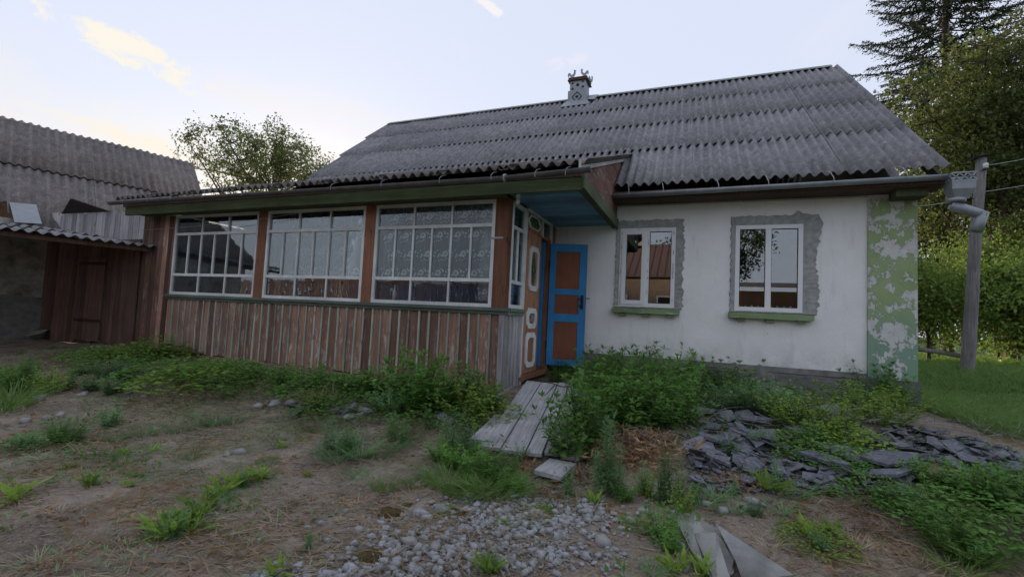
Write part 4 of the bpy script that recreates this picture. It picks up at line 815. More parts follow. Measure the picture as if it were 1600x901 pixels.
def weed_bush(h=.45, w_=.30, nst=14, lf=.060, lw=.42, step=.030, lean=.5):
    """leafy many-stemmed weed: pairs of pointed leaves up every stem"""
    paths = []; P = []; D = []; L = []
    for s in range(nst):
        a = RNG.uniform(0, 6.283); sp = RNG.uniform(.05, 1)**.6; hh = h*RNG.uniform(.55, 1.05)*(1-.25*sp); r = w_*sp; k = 7; t = np.linspace(0, 1, k)
        base = np.array([math.cos(a), math.sin(a), 0])*r*.35; top = np.array([math.cos(a)*r, math.sin(a)*r, 0]); p = base+np.outer(t**1.3, top-base)+np.outer(t, [0, 0, hh])+RNG.normal(0, .008, (k, 3))*t[:, None]; paths.append(p)
        ln = hh/step; m = int(ln)
        for i in range(1, m):
            tt = i/m
            if tt < .12: continue
            q = np.array([np.interp(tt, t, p[:, j]) for j in range(3)]); ph = i*1.571+RNG.uniform(-.4, .4)
            for s2 in (0, math.pi):
                if RNG.random() < .12: continue
                P.append(q); D.append([math.cos(ph+s2), math.sin(ph+s2), RNG.uniform(.0, .7)]); L.append(lf*RNG.uniform(.6, 1.25)*(1-.45*tt))
        for j in range(5): P.append(p[-1]); D.append([RNG.normal(0, .6), RNG.normal(0, .6), 1]); L.append(lf*.5)
    P = np.array(P); D = np.array(D); L = np.array(L); lv = leafset(P, D, np.array([0, 0, 1.0])+RNG.normal(0, .25, P.shape), L, L*lw*RNG.uniform(.8, 1.2, len(L)), .15, RNG.uniform(.2, .8, (len(L), 1)))
    return lv, stems(paths, .0032)
def weed_tall(h=.5, nst=4, w_=.10, lf=.065, narrow=.16, step=.011):
    return weed_bush(h, w_, nst, lf, narrow, step)
def weed_rosette(r=.12, n=24, lw=.17):
    P = []; D = []; L = []
    for i in range(n): a = i*2.4+RNG.normal(0, .5); e = RNG.uniform(.3, 2.6); P.append([RNG.normal(0, .012), RNG.normal(0, .012), .004]); D.append([math.cos(a), math.sin(a), e]); L.append(r*RNG.uniform(.35, 1.25))
    P2 = []; D2 = []; L2 = []
    for p, d, l in zip(P, D, L):
        d = np.array(d)/np.linalg.norm(d); s = np.array([-d[1], d[0], 0])
        for t in np.sort(RNG.uniform(.3, .85, 3)):
            sg = RNG.choice((-1, 1)); P2.append(np.array(p)+d*l*t-np.array([0, 0, l*.2*t*t])); D2.append(d*.9+s*sg*.8+RNG.normal(0, .2, 3)); L2.append(l*.26*(1.2-t*.6))
    P = np.array(P+P2); D = np.array(D+D2); L = np.array(L+L2); lv = leafset(P, D, np.array([0, 0, 1.0])+RNG.normal(0, .35, P.shape), L, L*lw*np.where(np.arange(len(L)) < n, 1, 1.5), .2, RNG.uniform(.2, 1.0, (len(L), 1)))
    return lv, stems([[[0, 0, -.01], [0, 0, .02]]], .008)
def weed_tuft(h=.28, n=80, w_=.07, wd=.006):
    a = RNG.uniform(0, 6.283, n); r = w_*RNG.random(n)**.5; P = np.stack([r*np.cos(a), r*np.sin(a), np.zeros(n)], 1); b = a+RNG.normal(0, .6, n); D = np.stack([np.cos(b)*.45, np.sin(b)*.45, np.ones(n)], 1)
    return blades(P, D, h*RNG.uniform(.45, 1.1, n), np.full(n, wd)*RNG.uniform(.7, 1.3, n), RNG.uniform(.1, .7, n)), None
def weed_creeper(r=.32, h=.16, n=900, lf=.029):
    a = RNG.uniform(0, 6.283, n); q = RNG.random(n)**.5; P = np.stack([q*r*np.cos(a), q*r*np.sin(a), h*(1-q**2)*RNG.uniform(.25, 1, n)+.01], 1); D = np.stack([np.cos(a)+RNG.normal(0, .7, n), np.sin(a)+RNG.normal(0, .7, n), RNG.uniform(-.1, .8, n)], 1); L = lf*RNG.uniform(.55, 1.3, n)
    paths = [[[0, 0, 0], [.5*r*math.cos(t), .5*r*math.sin(t), h*.7], [.95*r*math.cos(t), .95*r*math.sin(t), h*.25]] for t in np.arange(0, 6.28, .7)]
    return leafset(P, D, np.array([0, 0, 1.0])+RNG.normal(0, .3, P.shape), L, L*.72, .12, .3), stems(paths, .003)
def weed_broad(h=.30, n=26, lf=.13):
    P = []; D = []; L = []
    for i in range(n): t = i/n; a = i*2.4; P.append([.02*math.cos(a), .02*math.sin(a), h*(.25+.75*t)]); D.append([math.cos(a), math.sin(a), .2+t]); L.append(lf*(1.1-.5*t))
    P = np.array(P); D = np.array(D); L = np.array(L); return leafset(P, D, np.array([0, 0, 1.0])+RNG.normal(0, .15, P.shape), L, L*.42, .16, .5), stems([[[0, 0, 0], [0, 0, h]]], .007)
def weed_dead(h=.16, r=.26, n=260):
    a = RNG.uniform(0, 6.283, n); q = RNG.random(n)**.6; P = np.stack([q*r*np.cos(a), q*r*np.sin(a), h*RNG.random(n)*(1-q*.6)], 1); D = unit(n); D[:, 2] *= .5; L = RNG.uniform(.03, .09, n)
    return leafset(P, D, unit(n), L, L*.22, .3, .8), stems([[[0, 0, 0], [.4*r*math.cos(t), .4*r*math.sin(t), h*.8], [r*math.cos(t+.3), r*math.sin(t+.3), h*.5]] for t in np.arange(0, 6.28, .8)], .003)
KINDS = {}
def mk(kind, fn, mat, nvar, stemmat='stem', **k):
    KINDS[kind] = []
    for i in range(nvar):
        lv, st = fn(**k); KINDS[kind].append((fastmesh(kind+'_leaves', *lv, M[mat]), fastmesh(kind+'_stems', *st, M[stemmat]) if st else None))
mk('bush', weed_bush, 'weed', 7, nst=21, lf=.095, lw=.44, step=.026); mk('bush2', weed_bush, 'weed2', 4, h=.42, w_=.24, nst=22, lf=.075, lw=.30, step=.015); mk('yellow', weed_bush, 'weed3', 3, h=.34, w_=.28, nst=26, lf=.05, lw=.62, step=.018)
mk('tall', weed_bush, 'weed2', 4, h=.5, w_=.10, nst=5, lf=.12, lw=.17, step=.010); mk('spray', weed_bush, 'weed', 4, h=.46, w_=.28, nst=20, lf=.115, lw=.18, step=.015)
mk('rosette', weed_rosette, 'weed3', 7); mk('tuft', weed_tuft, 'weed2', 5); mk('tuftg', weed_tuft, 'lawn', 4, n=120, w_=.1, h=.26); mk('creeper', weed_creeper, 'weed', 4); mk('creepery', weed_creeper, 'weed3', 3); mk('broad', weed_broad, 'weed3', 2); mk('dead', weed_dead, 'rusty', 4, stemmat='stalk'); mk('drytuft', weed_tuft, 'straw', 4, h=.22, n=60, w_=.09, wd=.004)
NAT = dict(bush=.47, bush2=.44, yellow=.36, tall=.52, spray=.48, rosette=.13, tuft=.26, tuftg=.25, creeper=.17, creepery=.17, broad=.36, dead=.16, drytuft=.2)
NAME = dict(bush='leafy_weed', bush2='narrow_leaved_weed', yellow='yellow_green_weed', tall='tall_weed', spray='willowy_weed', rosette='rosette_weed', tuft='grass_tuft', tuftg='grass_tuft', creeper='creeping_weed', creepery='creeping_weed', broad='broad_leaved_weed', dead='dead_weed', drytuft='dry_grass_tuft')
LOOK = dict(bush='bushy green weed with pointed leaves', bush2='grey-green narrow-leaved weed', yellow='yellow-green small-leaved weed', tall='tall upright thistle-like grey-green weed', spray='willowy green weed with long thin leaves', rosette='low rosette of lobed green leaves', tuft='grey-green grass tuft', tuftg='bright green grass tuft', creeper='low creeping green weed mat', creepery='low creeping yellow-green weed mat', broad='broad-leaved light green plant', dead='clump of dead russet weeds', drytuft='tuft of dry straw-coloured grass')
def place(kind, px, py, hpx, where, wide=1.0, var=None):
    if kind in ('bush', 'spray', 'yellow', 'bush2'): hpx *= 1.42 if 'white wall' in where else 1.25 if 'thicket' in where else 1.15; wide *= 1.05
    p = gp(px, py); d = float((p-CAM) @ _fw); h = hpx*d/F; s = h/NAT[kind]; i = random.randrange(len(KINDS[kind])) if var is None else var; lv, st = KINDS[kind][i]
    if st is None: o = mobj(NAME[kind], lv)
    else:
        o = empty(NAME[kind], (0, 0, 0)); a = mobj('leaves', lv, o); b = mobj('stems', st, o)
    o.matrix_local = Matrix.Translation((p[0], p[1], p[2]-.012)) @ Matrix.Rotation(random.uniform(0, 6.28), 4, 'Z') @ Matrix.Diagonal((s*wide, s*wide, s, 1))
    tag(o, LOOK[kind]+' '+where, 'grass' if 'tuft' in kind else 'weed', LOOK[kind]+' '+where); return o
W1_ = 'along the foot of the veranda boards'
for a in [('creepery', 235, 562, 30, 1.5), ('bush', 250, 560, 36, 1.3), ('creeper', 285, 590, 34, 1.5), ('creepery', 320, 600, 34, 1.6), ('creeper', 350, 585, 28, 1.5), ('bush', 378, 596, 30, 1.3), ('creeper', 405, 603, 32, 1.5), ('bush', 440, 603, 36, 1.2), ('bush', 483, 607, 42, 1.25), ('creeper', 515, 612, 32, 1.4), ('bush', 548, 615, 40, 1.2), ('bush', 580, 618, 40, 1.3), ('bush', 615, 622, 58, 1.1), ('bush', 640, 632, 84, 1.0), ('bush', 668, 640, 92, 1.0), ('bush', 700, 642, 78, 1.0), ('bush', 655, 650, 60, 1.2), ('yellow', 725, 650, 62, 1.1), ('yellow', 745, 640, 50, 1.1), ('bush', 735, 632, 55, 1.1), ('bush', 765, 640, 44, 1.1), ('creepery', 775, 655, 32, 1.1), ('yellow', 500, 640, 36, 1.2), ('creeper', 545, 640, 30, 1.5), ('bush2', 610, 645, 40, 1.2), ('bush2', 590, 640, 30, 1.2), ('creeper', 690, 660, 30, 1.4)]: place(a[0], a[1], a[2], a[3], W1_, a[4])
W2_ = 'in the weedy strip before the board shed'
for a in [('bush', 130, 585, 26, 1.4), ('bush2', 165, 590, 32, 1.4), ('bush2', 195, 592, 34, 1.3), ('creeper', 180, 560, 24, 1.5), ('bush', 215, 575, 28, 1.3), ('bush2', 140, 610, 30, 1.4), ('bush2', 175, 615, 28, 1.4), ('spray', 30, 600, 44, 1.2), ('spray', 5, 610, 50, 1.2), ('tuftg', 20, 625, 50, 1.4), ('yellow', 60, 605, 36, 1.3), ('yellow', 85, 612, 32, 1.3), ('tall', 35, 612, 70, .8), ('tuftg', 5, 640, 46, 1.4), ('tall', 112, 607, 48, .8), ('bush2', 170, 665, 34, 1.3), ('spray', 100, 690, 42, 1.3), ('bush2', 45, 700, 30, 1.5), ('creeper', 55, 697, 22, 1.4), ('bush2', 95, 680, 30, 1.3)]: place(a[0], a[1], a[2], a[3], W2_, a[4])
W3_ = 'on the bare ground in front of the veranda'
for a in [('rosette', 20, 780, 34, 1.4), ('rosette', 140, 760, 34, .9), ('tall', 143, 757, 34, 1.2), ('rosette', 200, 760, 18, 1), ('rosette', 255, 835, 46, 1.3), ('tall', 270, 840, 66, 1.1), ('rosette', 290, 815, 40, 1.3), ('rosette', 315, 798, 40, 1.3), ('rosette', 340, 775, 38, 1.3), ('rosette', 372, 757, 34, 1.4), ('rosette', 405, 748, 26, 1.4), ('rosette', 300, 830, 34, 1.3), ('rosette', 430, 898, 34, 1.2), ('rosette', 768, 895, 36, 1.2), ('rosette', 755, 888, 30, 1.1), ('spray', 765, 893, 40, .7), ('tall', 480, 860, 38, 1), ('tuft', 180, 690, 26, 1.5), ('tuft', 230, 680, 26, 1.5), ('tuft', 280, 675, 24, 1.6), ('tuft', 330, 665, 26, 1.6), ('tuft', 365, 662, 22, 1.6), ('rosette', 195, 710, 18, 1.2), ('rosette', 240, 705, 16, 1.2), ('tuft', 300, 715, 20, 1.4), ('bush2', 545, 700, 34, 1.2), ('tall', 300, 812, 44, 1.1), ('tall', 335, 790, 40, 1.1), ('tall', 380, 762, 34, 1.1), ('bush2', 265, 828, 30, 1), ('tuft', 350, 780, 24, 1.3), ('tuft', 245, 842, 22, 1.3), ('tuft', 420, 745, 18, 1.3), ('drytuft', 120, 850, 30, 1.4), ('drytuft', 60, 880, 34, 1.4), ('drytuft', 200, 870, 26, 1.5), ('drytuft', 380, 860, 24, 1.4), ('drytuft', 90, 800, 20, 1.4), ('drytuft', 450, 790, 20, 1.4), ('drytuft', 560, 790, 20, 1.3), ('dead', 120, 865, 14, 1.4), ('dead', 190, 850, 14, 1.4), ('dead', 70, 890, 16, 1.4), ('dead', 300, 740, 10, 1.3), ('dead', 60, 735, 10, 1.3), ('tuft', 60, 720, 18, 1.3), ('rosette', 110, 730, 14, 1.1), ('rosette', 440, 700, 16, 1.1), ('rosette', 480, 745, 14, 1), ('creepery', 420, 720, 10, 1.2), ('yellow', 215, 745, 14, 1.1)]: place(a[0], a[1], a[2], a[3], W3_, a[4])
W4_ = 'between the veranda corner and the gravel heap'
for a in [('tall', 505, 650, 34, 1), ('tall', 515, 705, 66, .9), ('tall', 540, 712, 58, 1), ('tuft', 525, 718, 44, 1.5), ('tuft', 560, 712, 36, 1.5), ('tall', 610, 690, 58, .9), ('tall', 628, 695, 50, 1), ('tuft', 620, 700, 34, 1.5), ('tall', 670, 670, 40, 1), ('tuft', 590, 715, 24, 1.6), ('tuftg', 600, 765, 30, 1.3), ('tuftg', 650, 758, 26, 1.4), ('tuft', 560, 745, 22, 1.6), ('tall', 705, 715, 92, .8), ('tall', 720, 722, 100, .8), ('tall', 735, 715, 70, .9), ('spray', 710, 728, 46, 1.3), ('spray', 745, 745, 52, 1.3), ('spray', 690, 720, 40, 1.2), ('spray', 775, 750, 44, 1.3), ('tuftg', 700, 755, 40, 1.6), ('tuftg', 735, 775, 40, 1.6), ('tuftg', 770, 778, 44, 1.6), ('tuftg', 795, 770, 40, 1.5), ('tuftg', 755, 760, 44, 1.6), ('tuftg', 715, 770, 30, 1.6), ('spray', 805, 768, 34, 1.2), ('bush2', 790, 735, 34, 1), ('tuft', 670, 745, 22, 1.5), ('dead', 790, 700, 22, 1.2), ('dead', 815, 720, 22, 1.1), ('dead', 830, 735, 18, 1), ('dead', 765, 715, 18, 1), ('bush2', 812, 722, 30, .9)]: place(a[0], a[1], a[2], a[3], W4_, a[4])
W5_ = 'in the thicket beside the plank ramp'
for a in [('spray', 945, 585, 56, 1.2), ('spray', 985, 585, 54, 1.2), ('spray', 1020, 590, 56, 1.2), ('spray', 960, 605, 66, 1.1), ('spray', 1000, 615, 70, 1.1), ('spray', 1040, 612, 66, 1.1), ('bush', 930, 625, 72, 1), ('bush', 970, 640, 80, 1), ('bush', 1015, 648, 80, 1), ('bush', 1055, 640, 72, 1), ('bush', 945, 665, 84, 1), ('bush', 905, 690, 90, .9), ('bush', 890, 720, 92, .8), ('bush', 925, 700, 90, .9), ('bush', 985, 672, 76, 1.1), ('bush', 1035, 668, 66, 1.1), ('bush', 1065, 660, 60, 1.1), ('spray', 925, 590, 40, 1.2), ('spray', 880, 590, 26, 1.1), ('spray', 870, 597, 24, 1.1), ('broad', 908, 602, 42, 1.1), ('spray', 1075, 610, 54, 1), ('dead', 975, 700, 40, 1.1), ('dead', 1020, 700, 38, 1.1), ('dead', 950, 710, 34, 1.1), ('dead', 1000, 720, 26, 1.2), ('dead', 905, 745, 26, 1.1)]: place(a[0], a[1], a[2], a[3], W5_, a[4])
W6_ = 'beside the gravel heap'
for a in [('tall', 950, 775, 152, .55), ('tall', 940, 770, 84, .9), ('tall', 965, 775, 96, .8), ('tall', 885, 775, 70, .7), ('tall', 1005, 770, 62, .9), ('tall', 1045, 790, 100, .7), ('tall', 1060, 785, 80, .8), ('tall', 1030, 788, 74, .8), ('tall', 1090, 785, 54, .9), ('yellow', 1012, 775, 42, .7), ('yellow', 1068, 800, 50, .6), ('bush', 1035, 845, 66, .8), ('bush', 1045, 860, 42, .9), ('spray', 975, 780, 34, 1.1), ('rosette', 930, 785, 24, 1.2), ('dead', 860, 775, 20, 1.1), ('tuft', 1100, 790, 36, 1.3), ('tuft', 1120, 780, 32, 1.3), ('rosette', 1060, 895, 44, 1.2), ('rosette', 1095, 898, 38, 1.2), ('tuft', 1020, 895, 30, 1.3), ('creepery', 985, 820, 16, 1.1), ('creepery', 700, 800, 14, 1.0), ('creepery', 850, 800, 14, 1), ('creepery', 780, 820, 12, 1)]: place(a[0], a[1], a[2], a[3], W6_, a[4])
W7_ = 'at the foot of the white wall'
for a in [('spray', 1105, 606, 44, 1.1), ('bush', 1130, 615, 44, 1.1), ('bush', 1095, 630, 40, 1.2), ('bush', 1145, 640, 50, 1.1), ('bush2', 1120, 645, 40, 1.2), ('spray', 1175, 605, 36, 1.1), ('bush', 1220, 608, 62, .9), ('bush', 1205, 615, 56, .9), ('bush', 1240, 615, 50, .9), ('bush2', 1190, 645, 54, 1.1), ('bush2', 1165, 648, 46, 1.2), ('bush2', 1215, 655, 50, 1.2), ('yellow', 1240, 665, 46, 1.2), ('yellow', 1270, 680, 46, 1.3), ('yellow', 1320, 700, 36, 1.0), ('creeper', 1255, 700, 34, 1.1), ('creeper', 1295, 715, 34, 1.1), ('creeper', 1340, 725, 30, 1.0), ('bush2', 1190, 700, 30, .9), ('bush2', 1265, 700, 36, .9), ('creepery', 1310, 690, 34, 1.3), ('yellow', 1300, 665, 40, 1.2), ('bush', 1265, 645, 40, 1.1), ('bush', 1380, 628, 58, .8), ('bush', 1365, 635, 56, .9), ('bush', 1395, 640, 44, 1), ('yellow', 1345, 645, 44, 1.2), ('yellow', 1375, 665, 46, 1.3), ('yellow', 1400, 655, 40, 1.1), ('bush2', 1325, 640, 36, 1.2), ('spray', 1290, 618, 24, 1.1), ('spray', 1320, 618, 24, 1.1)]: place(a[0], a[1], a[2], a[3], W7_, a[4])
W8_ = 'growing through the broken slate heap'
for a in [('bush2', 1140, 715, 44, .7), ('tall', 1212, 765, 80, .6), ('rosette', 1205, 770, 40, 1.3), ('rosette', 1180, 745, 22, 1.1), ('tall', 1145, 775, 36, .8), ('tuft', 1240, 775, 34, 1.5), ('tuft', 1260, 770, 26, 1.4), ('creepery', 1275, 845, 28, 1.3), ('rosette', 1265, 840, 34, 1.4), ('rosette', 1300, 830, 26, 1.4), ('bush2', 1280, 858, 30, 1.2), ('rosette', 1290, 775, 26, 1.1), ('dead', 1155, 755, 20, 1.2), ('drytuft', 1400, 830, 26, 1.4), ('drytuft', 1340, 850, 24, 1.4), ('drytuft', 1200, 850, 24, 1.4), ('drytuft', 1440, 880, 24, 1.4), ('dead', 1360, 830, 14, 1.5), ('dead', 1330, 800, 14, 1.5), ('dead', 1420, 860, 14, 1.5), ('dead', 1250, 815, 12, 1.4), ('tuft', 1330, 745, 40, 1.1), ('creeper', 1365, 775, 36, 1.0), ('bush2', 1180, 805, 28, 1), ('tuft', 1150, 800, 24, 1.3), ('tuft', 1220, 800, 24, 1.4)]: place(a[0], a[1], a[2], a[3], W8_, a[4])
W9_ = 'at the lawn edge of the slate heap'
for a in [('bush', 1460, 760, 44, 1.3), ('bush', 1500, 775, 52, 1.3), ('bush', 1540, 790, 56, 1.3), ('bush', 1580, 790, 58, 1.3), ('creeper', 1530, 815, 44, 1.6), ('bush', 1435, 750, 34, 1.2), ('creeper', 1590, 820, 50, 1.4), ('tuftg', 1440, 790, 46, 1.3), ('tuftg', 1470, 810, 50, 1.4), ('spray', 1480, 860, 60, 1.2), ('spray', 1510, 875, 54, 1.2), ('spray', 1460, 835, 48, 1.2), ('bush', 1555, 765, 44, 1.3), ('bush2', 1420, 795, 40, 1.2), ('tuftg', 1495, 895, 40, 1.4), ('tuftg', 1560, 860, 40, 1.4), ('bush', 1595, 770, 50, 1.2), ('tuftg', 1410, 800, 34, 1.3), ('bush2', 1380, 785, 34, 1.2), ('tuftg', 1530, 880, 44, 1.3)]: place(a[0], a[1], a[2], a[3], W9_, a[4])

# ------------------------------------------------------------------ lawn, dry litter, creeping ground cover (nobody could count them)
def scatter(name, label, catg, gen, mat, pts):
    V_, T_ = gen(pts); me = fastmesh(name, V_, T_, M[mat]); o = mobj(name, me); o['kind'] = 'stuff'; o['label'] = label; o['category'] = catg; return o
def zpts(x, y, off=-.006): return np.stack([x, y, ground_z(x, y)+off], 1)
def in_view(x, y): return (y > -7.6)
n = 95000; xx = 5.33+13*RNG.random(n)**1.5; yy = -3.2+17*RNG.random(n)**1.25
k = (yy > -1.9-.28*(xx-5.3)+.5*vn(xx*1.3, yy*1.3)+.35) ; xx, yy = xx[k], yy[k]
def g_lawn(p):
    n = len(p); a = RNG.uniform(0, 6.283, n); d = np.hypot(p[:, 0]-CAM[0], p[:, 1]-CAM[1]); D = np.stack([np.cos(a)*.5+.15, np.sin(a)*.5, np.ones(n)], 1); hh = (.16+.14*(vn(p[:, 0]*1.2, p[:, 1]*1.2)+.5))*RNG.uniform(.5, 1.2, n); return blades(p, D, hh, .0045+d*.00055, RNG.uniform(.15, .9, n))
scatter('lawn_grass', 'long bright green grass covering the slope beside the cottage', 'grass', g_lawn, 'lawn', zpts(xx, yy))
def litter(n, x0, x1, y0, y1, dens, L0, L1, wd):
    x = RNG.uniform(x0, x1, n); y = RNG.uniform(y0, y1, n); k = RNG.random(n) < dens(x, y); x, y = x[k], y[k]; p = zpts(x, y, .004+.0); m = len(x); a = RNG.normal(.5, .9, m)+np.pi*(RNG.random(m) < .5); D = np.stack([np.cos(a), np.sin(a), RNG.normal(.10, .16, m)], 1); p[:, 2] += .012*RNG.random(m); return p, D, RNG.uniform(L0, L1, m), np.full(m, wd)*RNG.uniform(.6, 1.4, m)
dn = lambda x, y: np.clip(.45+1.6*vn(x*.8+4, y*.8)+.9*vn(x*2.3, y*2.3), .06, 1)*(y < -2.35)
P_, D_, L_, W_ = litter(85000, -9.5, 6.5, -7.6, -1.2, dn, .05, .22, .0058)
me = fastmesh('dry_litter', *blades(P_, D_, L_, W_, np.full(len(L_), .12)), M['straw']); o = mobj('dry_litter', me); o['kind'] = 'stuff'; o['label'] = 'dry straw and dead grass litter over the bare yard'; o['category'] = 'litter'
dn2 = lambda x, y: np.clip(2.2*np.exp(-(((x-3.4)/.9)**2+((y+4.2)/.9)**2))+1.3*np.exp(-(((x+1.0)/1.2)**2+((y+6.2)/.5)**2))+1.2*np.exp(-(((x-4.6)/.8)**2+((y+4.0)/.8)**2)), 0, 1)*np.clip(.5+2*vn(x*2.1, y*2.1), 0, 1)
P_, D_, L_, W_ = litter(30000, -3, 6.2, -7.4, -2.6, dn2, .03, .11, .006)
me = fastmesh('russet_litter', *blades(P_, D_, L_, W_, np.full(len(L_), .2)), M['rusty']); o = mobj('russet_litter', me); o['kind'] = 'stuff'; o['label'] = 'russet dead stems and leaves matted on the ground'; o['category'] = 'litter'
dn3 = lambda x, y: np.clip(2.0*np.exp(-(((x-3.2)/.75)**2+((y+2.35)/.45)**2))+2.0*np.exp(-(((x-4.7)/.8)**2+((y+1.75)/.4)**2)), 0, 1)
P_, D_, L_, W_ = litter(1500, 2.0, 6.6, -3.3, -.9, dn3, .15, .42, .006)
P_[:, 2] += .08; me = fastmesh('dead_stalks', *blades(P_, D_, L_, W_, np.full(len(L_), .15)), M['stalk']); o = mobj('dead_stalks', me); o['kind'] = 'stuff'; o['label'] = 'grey dead stalks strewn over the broken slate'; o['category'] = 'stalks'
n = 80000; x = RNG.uniform(-9, 6.5, n); y = RNG.uniform(-7.6, -1.0, n); dens = np.clip(-.05+1.7*vn(x*.7+9, y*.7+2)+1.1*vn(x*2, y*2+5), .015, .8)+.5*np.exp(-((y+2.75)/.32)**2)*(x < .1); k = (RNG.random(n) < dens) & ~((np.abs(x-1.3) < .8) & (y < -4.9)) & ((y < -2.3) | (x > .1)); p = zpts(x[k], y[k], .0); m = len(p); a = RNG.uniform(0, 6.283, m); D_ = np.stack([np.cos(a), np.sin(a), RNG.uniform(.1, 1.2, m)], 1); L_ = .012+.045*RNG.random(m)**2
me = fastmesh('ground_cover', *leafset(p, D_, np.array([0, 0, 1.0])+RNG.normal(0, .2, p.shape), L_, L_*RNG.uniform(.2, .6, m)), M['weed']); o = mobj('ground_cover', me); o['kind'] = 'stuff'; o['label'] = 'tiny green seedlings dotted over the yard soil'; o['category'] = 'ground cover'
# curled dead leaves
n = 26000; x = RNG.uniform(-9, 6.3, n); y = RNG.uniform(-7.5, -2.35, n); k = RNG.random(n) < np.clip(.25+1.8*vn(x*1.1+2, y*1.1+8), .04, 1); p = zpts(x[k], y[k], .006); m = len(p); a = RNG.uniform(0, 6.283, m); D_ = np.stack([np.cos(a), np.sin(a), RNG.normal(.1, .3, m)], 1); L_ = .018+.045*RNG.random(m)**2
me = fastmesh('dead_leaves', *leafset(p, D_, np.array([0, 0, 1.0])+RNG.normal(0, .5, p.shape), L_, L_*RNG.uniform(.25, .7, m), .3, RNG.uniform(-.6, .6, (m, 1))), M['rusty']); o = mobj('dead_leaves', me); o['kind'] = 'stuff'; o['label'] = 'curled brown dead leaves strewn over the yard'; o['category'] = 'leaves'
# low mixed growth that ties the clumps together
n = 110000; x = RNG.uniform(-9, 6.4, n); y = RNG.uniform(-7.5, -1.6, n)
fld = 1.9*vn(x*.85+21, y*.85+13)+1.2*vn(x*2.4+5, y*2.4)-.12+.6*np.exp(-((y+2.9)/.6)**2)+.5*np.exp(-(((x-.2)/1.0)**2+((y+4.4)/.7)**2))+.55*np.exp(-(((x-4.9)/.9)**2+((y+3.3)/.9)**2))-.6*np.exp(-(((x-1.35)/.8)**2+((y+5.5)/.6)**2))
k = (RNG.random(n) < np.clip(fld, 0, .9)) & ((y < -2.32) | (x > .5)) & ~((x > .0) & (x < 1.5) & (y > -4.1)); p = zpts(x[k], y[k], .0); m = len(p); hh = .02+.11*np.clip(fld[k], 0, 1)*RNG.random(m); p[:, 2] += hh*RNG.random(m)*.8; a = RNG.uniform(0, 6.283, m); D_ = np.stack([np.cos(a), np.sin(a), RNG.uniform(-.1, 1.5, m)], 1); L_ = .015+.05*RNG.random(m)**1.7; kind = vn(p[:, 0]*3, p[:, 1]*3) > 0
for nm, sel, mt_, lw_ in (('low_growth', kind, 'weed', .45), ('low_growth', ~kind, 'weed2', .2)):
    me = fastmesh(nm, *leafset(p[sel], D_[sel], np.array([0, 0, 1.0])+RNG.normal(0, .3, p[sel].shape), L_[sel], L_[sel]*lw_*RNG.uniform(.6, 1.3, sel.sum())), M[mt_]); o = mobj(nm, me); o['kind'] = 'stuff'; o['label'] = ('small broad-leaved' if mt_ == 'weed' else 'small narrow-leaved')+' green growth spreading between the weeds'; o['category'] = 'ground cover'
# fine thin grass in the middle of the yard
n = 34000; x = RNG.normal(-.4, 2.4, n); y = RNG.normal(-4.3, 1.0, n); k = (y < -2.5) & (y > -7.5) & (RNG.random(n) < np.clip(.4+2*vn(x*1.4, y*1.4+3), 0, 1)); p = zpts(x[k], y[k]); m = len(p); a = RNG.uniform(0, 6.283, m); D_ = np.stack([np.cos(a)*.8, np.sin(a)*.8, np.ones(m)], 1)
me = fastmesh('thin_grass', *blades(p, D_, RNG.uniform(.03, .11, m), np.full(m, .003), RNG.uniform(.3, 1, m)), M['weed2']); o = mobj('thin_grass', me); o['kind'] = 'stuff'; o['label'] = 'thin pale grass sprouting from the bare soil'; o['category'] = 'grass'

# ------------------------------------------------------------------ stones, gravel, slate shards, glass
def rock_template(seed, flat=.7):
    r = np.random.default_rng(seed); t = (1+5**.5)/2
    v = np.array([(-1, t, 0), (1, t, 0), (-1, -t, 0), (1, -t, 0), (0, -1, t), (0, 1, t), (0, -1, -t), (0, 1, -t), (t, 0, -1), (t, 0, 1), (-t, 0, -1), (-t, 0, 1)], float); v /= np.linalg.norm(v[0]); v *= r.uniform(.5, 1.25, (12, 1)); v *= np.array([1, r.uniform(.6, .95), flat*r.uniform(.7, 1.1)])
    f = np.array([(0, 11, 5), (0, 5, 1), (0, 1, 7), (0, 7, 10), (0, 10, 11), (1, 5, 9), (5, 11, 4), (11, 10, 2), (10, 7, 6), (7, 1, 8), (3, 9, 4), (3, 4, 2), (3, 2, 6), (3, 6, 8), (3, 8, 9), (4, 9, 5), (2, 4, 11), (6, 2, 10), (8, 6, 7), (9, 8, 1)]); return v, f
def block_template(seed):
    r = np.random.default_rng(seed+100); v = np.array([(a, b, c) for c in (-1, 1) for b in (-1, 1) for a in (-1, 1)], float)*np.array([.8, r.uniform(.45, .75), r.uniform(.3, .6)]); v += r.normal(0, .20, v.shape); v = np.concatenate([v, [[r.normal(0, .3), r.normal(0, .2), .75], [1.05, 0, 0], [-.95, r.normal(0, .2), 0], [0, .8, 0]]])
    f = np.array([(0, 2, 3), (0, 3, 1), (4, 5, 8), (5, 7, 8), (7, 6, 8), (6, 4, 8), (0, 1, 5), (0, 5, 4), (1, 3, 9), (3, 7, 9), (7, 5, 9), (5, 1, 9), (3, 2, 11), (2, 6, 11), (6, 7, 11), (7, 3, 11), (2, 0, 10), (0, 4, 10), (4, 6, 10), (6, 2, 10)]); return v, f
RT = [rock_template(s, .55) if s % 4 == 0 else block_template(s) for s in range(14)]
